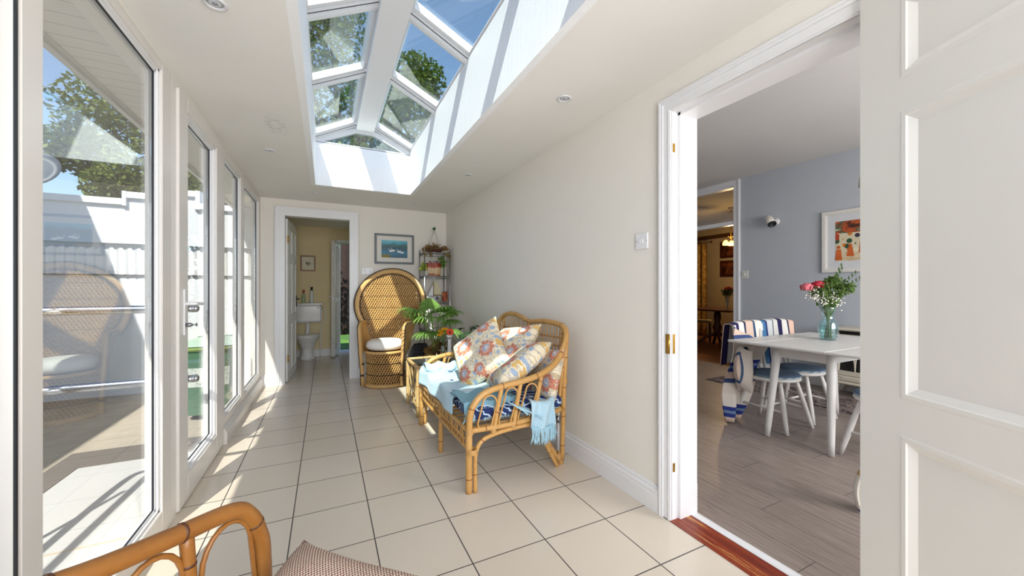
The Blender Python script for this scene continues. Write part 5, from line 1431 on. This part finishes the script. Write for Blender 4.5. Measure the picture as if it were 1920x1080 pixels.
t = NT('terracotta_glaze'); x, y, z = t.sep(t.co()); n = t.noise(t.co(), 16, 3); f = t.math('ADD', t.math('MULTIPLY', z, 6.2), t.math('MULTIPLY', t.math('SUBTRACT', n, .5), .5))
t.color(t.ramp(f, [(.05, '9a4422'), (.28, 'd3b083'), (.62, 'd9bb90'), (.78, 'a83c1e'), (1, '8c2a18')])); t.rough(.3)
MB().grid(lambda u, v_: ((.088+.012*v_+.003*math.cos(u*2*PI*26))*math.cos(2*PI*u)*1.1, (.075+.01*v_+.003*math.cos(u*2*PI*26))*math.sin(2*PI*u), .175*v_), 130, 8, closeu=True).lathe([(0, .15), (.08, .15)], n=30).lathe([(0, .004), (.085, .0)], n=30).build('pot', t.m, pn)
mb = MB(); leaf_cloud(mb, [((.14, -.03, .19), .055), ((.10, -.05, .24), .05), ((.12, -.07, .14), .035)], 120, .04, rnd); mb.build('trailing_leaves', leaf_mat('bright_trailing_leaf', '5d8c2c', '88ad4a'), pn)
mb = MB(); leaf_cloud(mb, [((-.02, 0, .185), .05), ((.05, 0, .18), .04)], 70, .028, rnd); mb.build('red_leaves', leaf_mat('reddish_leaf', '8c3a24', 'a8542e'), pn)
ye = thing('primrose_pot', 'small pot of yellow-green flowers at the left of the second shelf', 'potted plant', (1.215, 5.10, 1.352))
MB().lathe([(.028, 0), (.036, .06), (.038, .062), (0, .055)], n=20).build('pot', plain('white_pot', 'e0dcd4', .4), ye)
mb = MB(); leaf_cloud(mb, [((-.05, -.02, .10), .05), ((-.03, -.02, .14), .05)], 150, .035, rnd); mb.build('foliage', leaf_mat('lime_leaf', '9db53c', 'c7d65c'), ye)
sb = thing('sailboat_ornament', 'wooden sailing boat ornament with pale sails on the third shelf', 'ornament', (1.335, 5.17, 1.002))
mb = MB(); hull = lambda u, v_: ((u-.5)*.20*(.75+.25*v_), .030*math.sin(PI*u)**.6*(.3+.7*v_)*1, .015+.05*v_)
mb.grid(hull, 16, 5).grid(lambda u, v_: ((u-.5)*.20*(.75+.25*v_), -.030*math.sin(PI*u)**.6*(.3+.7*v_), .015+.05*v_), 16, 5).box(-.09, .09, -.02, .02, .055, .060).box(-.05, .05, -.02, .02, 0, .016)
mb.build('hull', plain('whitewashed_hull', 'e2e4e6', .5, var=.08, scale=30), sb)
MB().tube([(0, 0, .05), (0, 0, .275)], .004, 8).tube([(0, 0, .085), (.10, 0, .085)], .003, 6).build('mast', plain('boat_wood', '9a6a34', .5), sb)
def sailg(u, v_): 
    z = .09+.18*v_; xm = .105*math.sqrt(max(0, 1-v_**1.8)); return (.006+u*xm, .012*math.sin(PI*u), z)
MB().grid(sailg, 10, 14).build('main_sail', plain('cream_sail', 'd8cfae', .8), sb, solid=.002)
MB().grid(lambda u, v_: (-.006-u*.075*(1-v_), .010*math.sin(PI*u), .075+.16*v_), 8, 12).build('jib_sail', plain('white_sail', 'eef0f2', .8), sb, solid=.002)
MB().lathe([(.024, 0), (.026, .004), (.020, .006), (.018, .002)], n=20, mat=Matrix.Translation((.045, -.032, .04)) @ Matrix.Rotation(R_(90), 4, 'X')).build('ship_wheel', plain('grey_wheel', '6f6f76', .5), sb)
cd_ = thing('pillar_candle', 'red and orange pillar candle beside the sailboat on the rack', 'candle', (1.485, 5.14, 1.002))
t = NT('candle_wax'); n = t.noise(t.co(), 20, 3); t.color(t.ramp(n, [(.4, '8c2f1a'), (.55, 'b0502a'), (.62, 'c98a4a')])); t.rough(.4)
MB().lathe([(.036, 0), (.038, .005), (.038, .125), (.034, .13), (.028, .122), (0, .12)], n=26).build('wax', t.m, cd_)
MB().tube([(0, 0, .118), (0, 0, .132)], .0015, 5).build('wick', M['gasket'], cd_)
cs = thing('white_candlestick', 'turned white candlestick on the shelf below the sailboat', 'candlestick', (1.27, 5.12, .627))
MB().lathe([(.045, 0), (.045, .01), (.015, .03), (.012, .08), (.02, .11), (.010, .14), (.012, .22), (.022, .26), (.018, .29), (.028, .31), (.028, .33), (0, .33)], n=22).build('stick', M['white'], cs)

# ---- pictures, sockets, switches, lights
pf = thing('swan_picture', 'grey framed print of white swans on blue water on the end wall', 'picture', (.85, YB-.002, 1.72))
mb = MB(); hw, hh, b_ = .262, .205, .028
mb.box(-hw, -hw+b_, -.022, 0, -hh, hh).box(hw-b_, hw, -.022, 0, -hh, hh).box(-hw+b_, hw-b_, -.022, 0, -hh, -hh+b_).box(-hw+b_, hw-b_, -.022, 0, hh-b_, hh)
mb.build('frame', plain('dark_grey_frame', '6c7074', .45, var=.1, scale=40), pf, bevel=.003)
MB().box(-hw+.02, hw-.02, -.010, 0, -hh+.02, hh-.02).build('mount', plain('pale_mount', 'dcd8d2', .7), pf)
t = NT('lake_print'); x, y, z = t.sep(t.co()); n = t.noise(t.mapping(t.co(), (6, 1, 9)), 2, 5, .65)
f = t.math('ADD', t.math('MULTIPLY', z, 3.4), t.math('ADD', .5, t.math('MULTIPLY', t.math('SUBTRACT', n, .5), .35)))
t.color(t.ramp(f, [(.08, '1f4f6c'), (.30, '2b6f8c'), (.48, '1f5a74'), (.58, '24505a'), (.70, '3b6e72'), (.78, '49a3bc'), (1, '7cc3d2')])); t.rough(.4)
MB().box(-.172, .172, -.012, -.010, -.118, .118).build('print', t.m, pf)
t = plain('yellow_reeds', 'b8a23c', .8, var=.4, scale=60)
mb = MB()
for k in range(26): mb.tube([(-.165+.004*k, -.0125, -.115), (-.165+.0045*k, -.0125, -.09+.02*((k*7) % 5)/5)], .002, 4)
mb.build('printed_reeds', t, pf)
SWN = plain('printed_swan_white', 'eef0f2', .7)
for (sx, sz) in ((-.02, -.02), (.06, -.035), (.10, -.045), (-.05, -.028)):
    mb = MB().ball((sx, -.0125, sz), .020, 14, 8, sc=(1.3, .06, .6)).tube([(sx-.018, -.0128, sz), (sx-.026, -.0128, sz+.018), (sx-.022, -.0128, sz+.032), (sx-.030, -.0128, sz+.034)], .0035, 6)
    mb.build('printed_swan', SWN, pf)
def socket(name, label, cat, loc, rz, w_, h_, gang, kind):
    s = thing(name, label, cat, loc, rz); PL = plain('white_switch_plastic', 'e6e6ea', .3)
    MB().box(-w_/2, w_/2, -.010, 0, -h_/2, h_/2, b=.003).build('plate', PL, s)
    for k in range(gang):
        x = (k-(gang-1)/2)*w_/gang*(.38 if kind == 'switch' else .95)
        MB().box(x-.006, x+.006, -.015, -.010, (-.012 if kind == 'switch' else .010), (.012 if kind == 'switch' else .030), b=.002).build('rocker', M['white'], s)
        if kind != 'switch':
            MB().box(x-.003, x+.003, -.0106, -.010, -.008, .004).box(x-.014, x-.007, -.0106, -.010, -.024, -.019).box(x+.007, x+.014, -.0106, -.010, -.024, -.019).build('pin_holes', M['gasket'], s)
    mb = MB()
    for sx in (-1, 1): mb.ball((sx*w_*.40, -.010, 0), .003, 8, 6)
    mb.build('screws', M['brass'], s); return s
socket('light_switch', 'white double light switch on the cream wall by the dining opening', 'switch', (XR-.001, 1.567, 1.445), -PI/2, .088, .088, 2, 'switch')
socket('wall_socket', 'white double socket on the end wall above the peacock chair', 'socket', (.50, YB-.001, 1.41), 0, .145, .085, 2, 'socket')
ring_m = plain('downlight_ring', 'd9dadc', .3); lens_m = plain('downlight_lens', '9a9da2', .15)
t = NT('unlit_lamp'); t.color('c9ccd2'); t.rough(.1)
spots = [((-.38, 1.80), 'round recessed ceiling light at the top edge, left of the roof light'), ((1.23, 1.82), 'round recessed ceiling light nearest the camera, right of the roof light'), ((-.40, 3.54), 'round recessed ceiling light left of the roof light, halfway down the room'), ((1.23, 3.46), 'round recessed ceiling light right of the roof light, halfway down the room'), ((-.13, 4.90), 'round recessed ceiling light above the cloakroom door'), ((1.01, 4.88), 'round recessed ceiling light above the peacock chair')]
d0 = None
for (x, y), lb in spots:
    if d0 is None:
        d0 = thing('recessed_light', lb, 'ceiling light', (x, y, ZC), 0, 'recessed ceiling lights')
        MB().lathe([(.041, -.001), (.041, -.005), (.036, -.007), (.027, -.004), (.026, -.001)], n=28).build('ring', ring_m, d0)
        MB().lathe([(.0, -.0030), (.015, -.0035), (.025, -.002)], n=24).build('lens', t.m, d0); MB().lathe([(.0, -.0040), (.010, -.0038)], n=16).build('lamp', lens_m, d0)
    else: copy_thing(d0, (x, y, ZC), 0, lb)
vp = thing('valve_pipe', 'white upright pipe with a steel valve beside the skirting behind the sofa', 'pipe', (1.53, 2.345, 0))
MB().tube([(0, 0, 0), (0, 0, .22)], .009, 10).build('pipe', M['white'], vp)
MB().tube([(0, 0, .20), (0, 0, .25)], .014, 10).tube([(-.018, 0, .225), (.05, 0, .225)], .008, 8).build('valve', M['chrome'], vp)
MB().tube([(0, 0, .25), (0, 0, .29)], .012, 10).build('cap', plain('ivory_cap', 'd9d3bf', .5), vp)

# ---- cloakroom fittings
CER = plain('white_ceramic', 'e8e8ea', .12)
tl = thing('toilet', 'white close-coupled toilet with a low level cistern in the cloakroom', 'toilet', (-.275, 7.40, 0))
MB().box(-.215, .215, -.19, -.005, .60, .90, b=.03).build('cistern', CER, tl)
MB().box(-.225, .225, -.20, -.003, .90, .93, b=.01).build('cistern_lid', CER, tl)
MB().tube([(0, -.09, .60), (0, -.09, .47), (0, -.13, .40)], [.035, .03, .035], 14).build('flush_pipe', CER, tl)
MB().tube(smooth_path([(.15, -.19, .85), (.15, -.215, .85), (.185, -.22, .85), (.235, -.215, .845)], 3), .007, 8).build('flush_lever', M['chrome'], tl)
def bowl(u, v_):
    a = 2*PI*u; prof = [(.10, 0), (.115, .02), (.085, .10), (.085, .18), (.13, .28), (.175, .36), (.182, .385)]
    k = v_*(len(prof)-1); i = min(int(k), len(prof)-2); r_ = prof[i][0]+(prof[i+1][0]-prof[i][0])*(k-i); z = prof[i][1]+(prof[i+1][1]-prof[i][1])*(k-i)
    return (r_*math.sin(a), -.30-r_*1.22*math.cos(a)+.03*(1-v_), z)
MB().grid(bowl, 32, 24, closeu=True).build('bowl', CER, tl)
def oval(mb, r_, z0_, z1_):
    n = 36; vs = [(r_*math.sin(2*PI*k/n), -.30-r_*1.25*math.cos(2*PI*k/n), z) for z in (z0_, z1_) for k in range(n)]
    mb.add(vs, [tuple(range(n)), tuple(range(2*n-1, n-1, -1))]+[(k, (k+1) % n, n+(k+1) % n, n+k) for k in range(n)]); return mb
oval(MB(), .187, .386, .402).build('seat', plain('toilet_seat_plastic', 'f0f0f0', .25), tl); oval(MB(), .184, .406, .42).build('lid', plain('toilet_lid_plastic', 'f2f2f2', .25), tl)
MB().box(-.10, .10, -.20, .0, .0, .36, b=.03).build('pan_back', CER, tl)
MB().tube(smooth_path([(.215, -.06, .82), (.26, -.05, .82), (.275, -.05, .74), (.26, -.05, .60), (.20, -.05, .52), (.19, -.04, .30), (.19, -.04, .0)], 5), .008, 8).build('supply_pipe', M['white'], tl)
for (x, col_, cap, lb, h) in ((-.215, '23262c', '23262c', 'white bottle with a black cap on the toilet cistern', .27), (-.335, 'a8341e', 'a8341e', 'pale green bottle with a red cap on the toilet cistern', .22)):
    b = thing('spray_bottle', lb, 'bottle', (x, 7.29, .9305), 0, 'bottles on the cistern')
    MB().lathe([(.026, 0), (.030, .01), (.028, h*.5), (.018, h*.72), (.014, h*.8), (0, h*.8)], n=20).build('body', plain('bottle_'+col_, 'd9e2de' if 'white' in lb else '9fb08a', .35), b)
    MB().lathe([(.016, h*.8), (.017, h*.98), (.010, h), (0, h)], n=16).box(-.012, .02, -.008, .008, h*.93, h*1.02, b=.002).build('cap', plain('cap_'+col_, cap, .4), b)
bp = thing('botanical_picture', 'small wooden framed plant print above the toilet', 'picture', (-.275, YF-.002, 1.61))
mb = MB(); hw, hh, b_ = .115, .135, .022
mb.box(-hw, -hw+b_, -.018, 0, -hh, hh).box(hw-b_, hw, -.018, 0, -hh, hh).box(-hw+b_, hw-b_, -.018, 0, -hh, -hh+b_).box(-hw+b_, hw-b_, -.018, 0, hh-b_, hh)
mb.build('frame', plain('brown_wood_frame', '8a5a34', .45, var=.15, scale=30), bp)
MB().box(-hw+.01, hw-.01, -.006, 0, -hh+.01, hh-.01).build('mount', plain('cream_print_paper', 'e2dcc6', .8), bp)
mb = MB(); rnd = random.Random(2)
for k in range(12):
    a = rnd.random()*6.28; r_ = .012+.028*rnd.random(); mb.ball((r_*math.cos(a), -.0065, .01+r_*math.sin(a)), .011, 8, 5, sc=(1, .06, .7))
mb.tube([(0, -.0068, -.06), (.003, -.0068, 0)], .0015, 4); mb.build('printed_sprig', plain('printed_green', '4a5444', .8, var=.3, scale=50), bp)
cl = thing('recessed_light', 'round recessed ceiling light inside the cloakroom', 'ceiling light', (.0, 6.55, BZ))
MB().lathe([(.041, -.001), (.041, -.005), (.030, -.006), (0, -.004)], n=24).build('ring', ring_m, cl)

# ---- rattan armchair in the near left corner
fc = thing('rattan_armchair', 'amber rattan armchair cut off by the bottom left corner', 'armchair', (-.10, .60, 0))
Fd = Vector((.65, .76, 0)).normalized(); Rd = Vector((.76, -.65, 0)).normalized()
P1 = Vector((-.199, 1.095, 0)); CW = 1.06
def fp(f, r_, z): q = P1+Fd*f+Rd*r_; return (q.x+.10, q.y-.60, z)
def armpath(r_): return [fp(-.56, r_, .80), fp(-.42, r_, .745), fp(-.264, r_, .70), fp(-.12, r_, .676), fp(0, r_, .657), fp(.045, r_, .622), fp(.07, r_, .565), fp(.082, r_, .50), fp(.086, r_, .30), fp(.086, r_, 0)]
def addf(name, pts, r, **k):
    mb = MB(); cane(mb, pts, r, **k); return mb.build(name, CANES2, fc)
for r_ in (0, CW):
    addf('arm', armpath(r_), .0195, step=.2, off=.35)
    for f, zt in ((-.10, .67), (-.25, .69), (-.40, .735)):
        addf('arm_spindle', [fp(f+.03, r_, .30), fp(f+.012, r_, .5), fp(f, r_, zt)], .0135, step=.2)
    for (fa, fb, zt) in ((-.075, .055, .635), (-.225, -.10, .655), (-.375, -.25, .69)):
        mb = MB(); fm = (fa+fb)/2; hw = (fb-fa)/2*.93
        pts = [fp(fm+.02+hw*math.cos(a), r_, .36+hw*math.sin(a)) for a in [PI+PI*i/10 for i in range(11)]]+[fp(fm+hw*math.cos(a)*.98, r_, zt-hw*1.35+hw*1.35*math.sin(a)) for a in [PI*i/10 for i in range(11)]]
        mb.tube(pts, .0058, 8, closed=True); mb.build('arm_loop', CANES2, fc)
    addf('rear_leg', [fp(-.56, r_, .80), fp(-.555, r_, .4), fp(-.60, r_, 0)], .018)
    addf('side_rail', [fp(.086, r_, .31), fp(-.25, r_, .30), fp(-.56, r_, .30)], .016)
addf('front_rail', [fp(.086, 0, .31), fp(.10, CW/2, .31), fp(.086, CW, .31)], .016)
addf('rear_rail', [fp(-.56, 0, .30), fp(-.56, CW/2, .30), fp(-.56, CW, .30)], .016)
addf('back_rail', [fp(-.56, 0, .80), fp(-.59, .12, .87), fp(-.60, CW/2, .85), fp(-.59, CW-.12, .87), fp(-.56, CW, .80)], .0195)
mb = MB()
for k in range(1, 12):
    r_ = CW*k/12; mb.tube([fp(-.555, r_, .30), fp(-.595, r_, .85)], .006, 6)
mb.build('back_canes', CANES2, fc)
mb = MB()
for k in range(1, 14):
    r_ = CW*k/14; mb.tube([fp(.09, r_, .315), fp(-.56, r_, .305)], .008, 6)
mb.build('seat_slats', CANES2, fc)
t = NT('brown_white_weave'); x, y, z = t.sep(t.co())
cx = t.math('SINE', t.math('MULTIPLY', x, 780)); cyv = t.math('SINE', t.math('MULTIPLY', y, 780)); m_ = t.math('GREATER_THAN', t.math('MULTIPLY', cx, cyv), 0.0)
n = t.noise(t.co(), 300, 2); t.color(t.mix(m_, t.mix(n, 'd9cdbd', 'c7b6a4'), t.mix(n, '6b4038', '8a5a4c'))); t.rough(.95); t.bump(t.math('MULTIPLY', cx, cyv), .5, .002)
wc = pillow_mesh(.40, .13, seed=9).build('woven_cushion', t.m); place(wc, (-.035, .865, .44), (-.25, -.30, .90), -4)
tag(wc, 'brown and white woven cushion on the near rattan armchair', 'cushion')

# ---- finer pieces belong to the part that carries them
def nest(root, child, part):
    k = {}
    for c in root.children: k.setdefault(c.name.split('.')[0], []).append(c)
    if child in k and part in k:
        p = k[part][0]
        for c in k[child]: c.parent = p; c.location = Vector(c.location)-Vector(p.location)
nest(tl, 'flush_lever', 'cistern'); nest(tl, 'cistern_lid', 'cistern'); nest(tl, 'lid', 'seat')
nest(bn, 'sticker', 'body'); nest(bn, 'handle', 'lid')
nest(pc, 'fan_beading', 'fan_rim'); nest(pc, 'fan_edge', 'fan_rim'); nest(pc, 'back_ties', 'back_weave'); nest(pc, 'base_binding', 'base_weave')
nest(sb, 'ship_wheel', 'hull'); nest(cd_, 'wick', 'wax'); nest(sp, 'rim', 'lamp_head'); nest(hp, 'knob', 'hanging_wires'); nest(sv, 'tracery', 'door_frame')
nest(pf, 'printed_reeds', 'print'); nest(pf, 'printed_swan', 'print'); nest(bp, 'printed_sprig', 'mount'); nest(pt, 'painted_figure', 'painting')
nest(pl, 'soil', 'pot'); nest(dp, 'valve', 'pipe'); nest(sd, 'receiver_arm', 'dish')
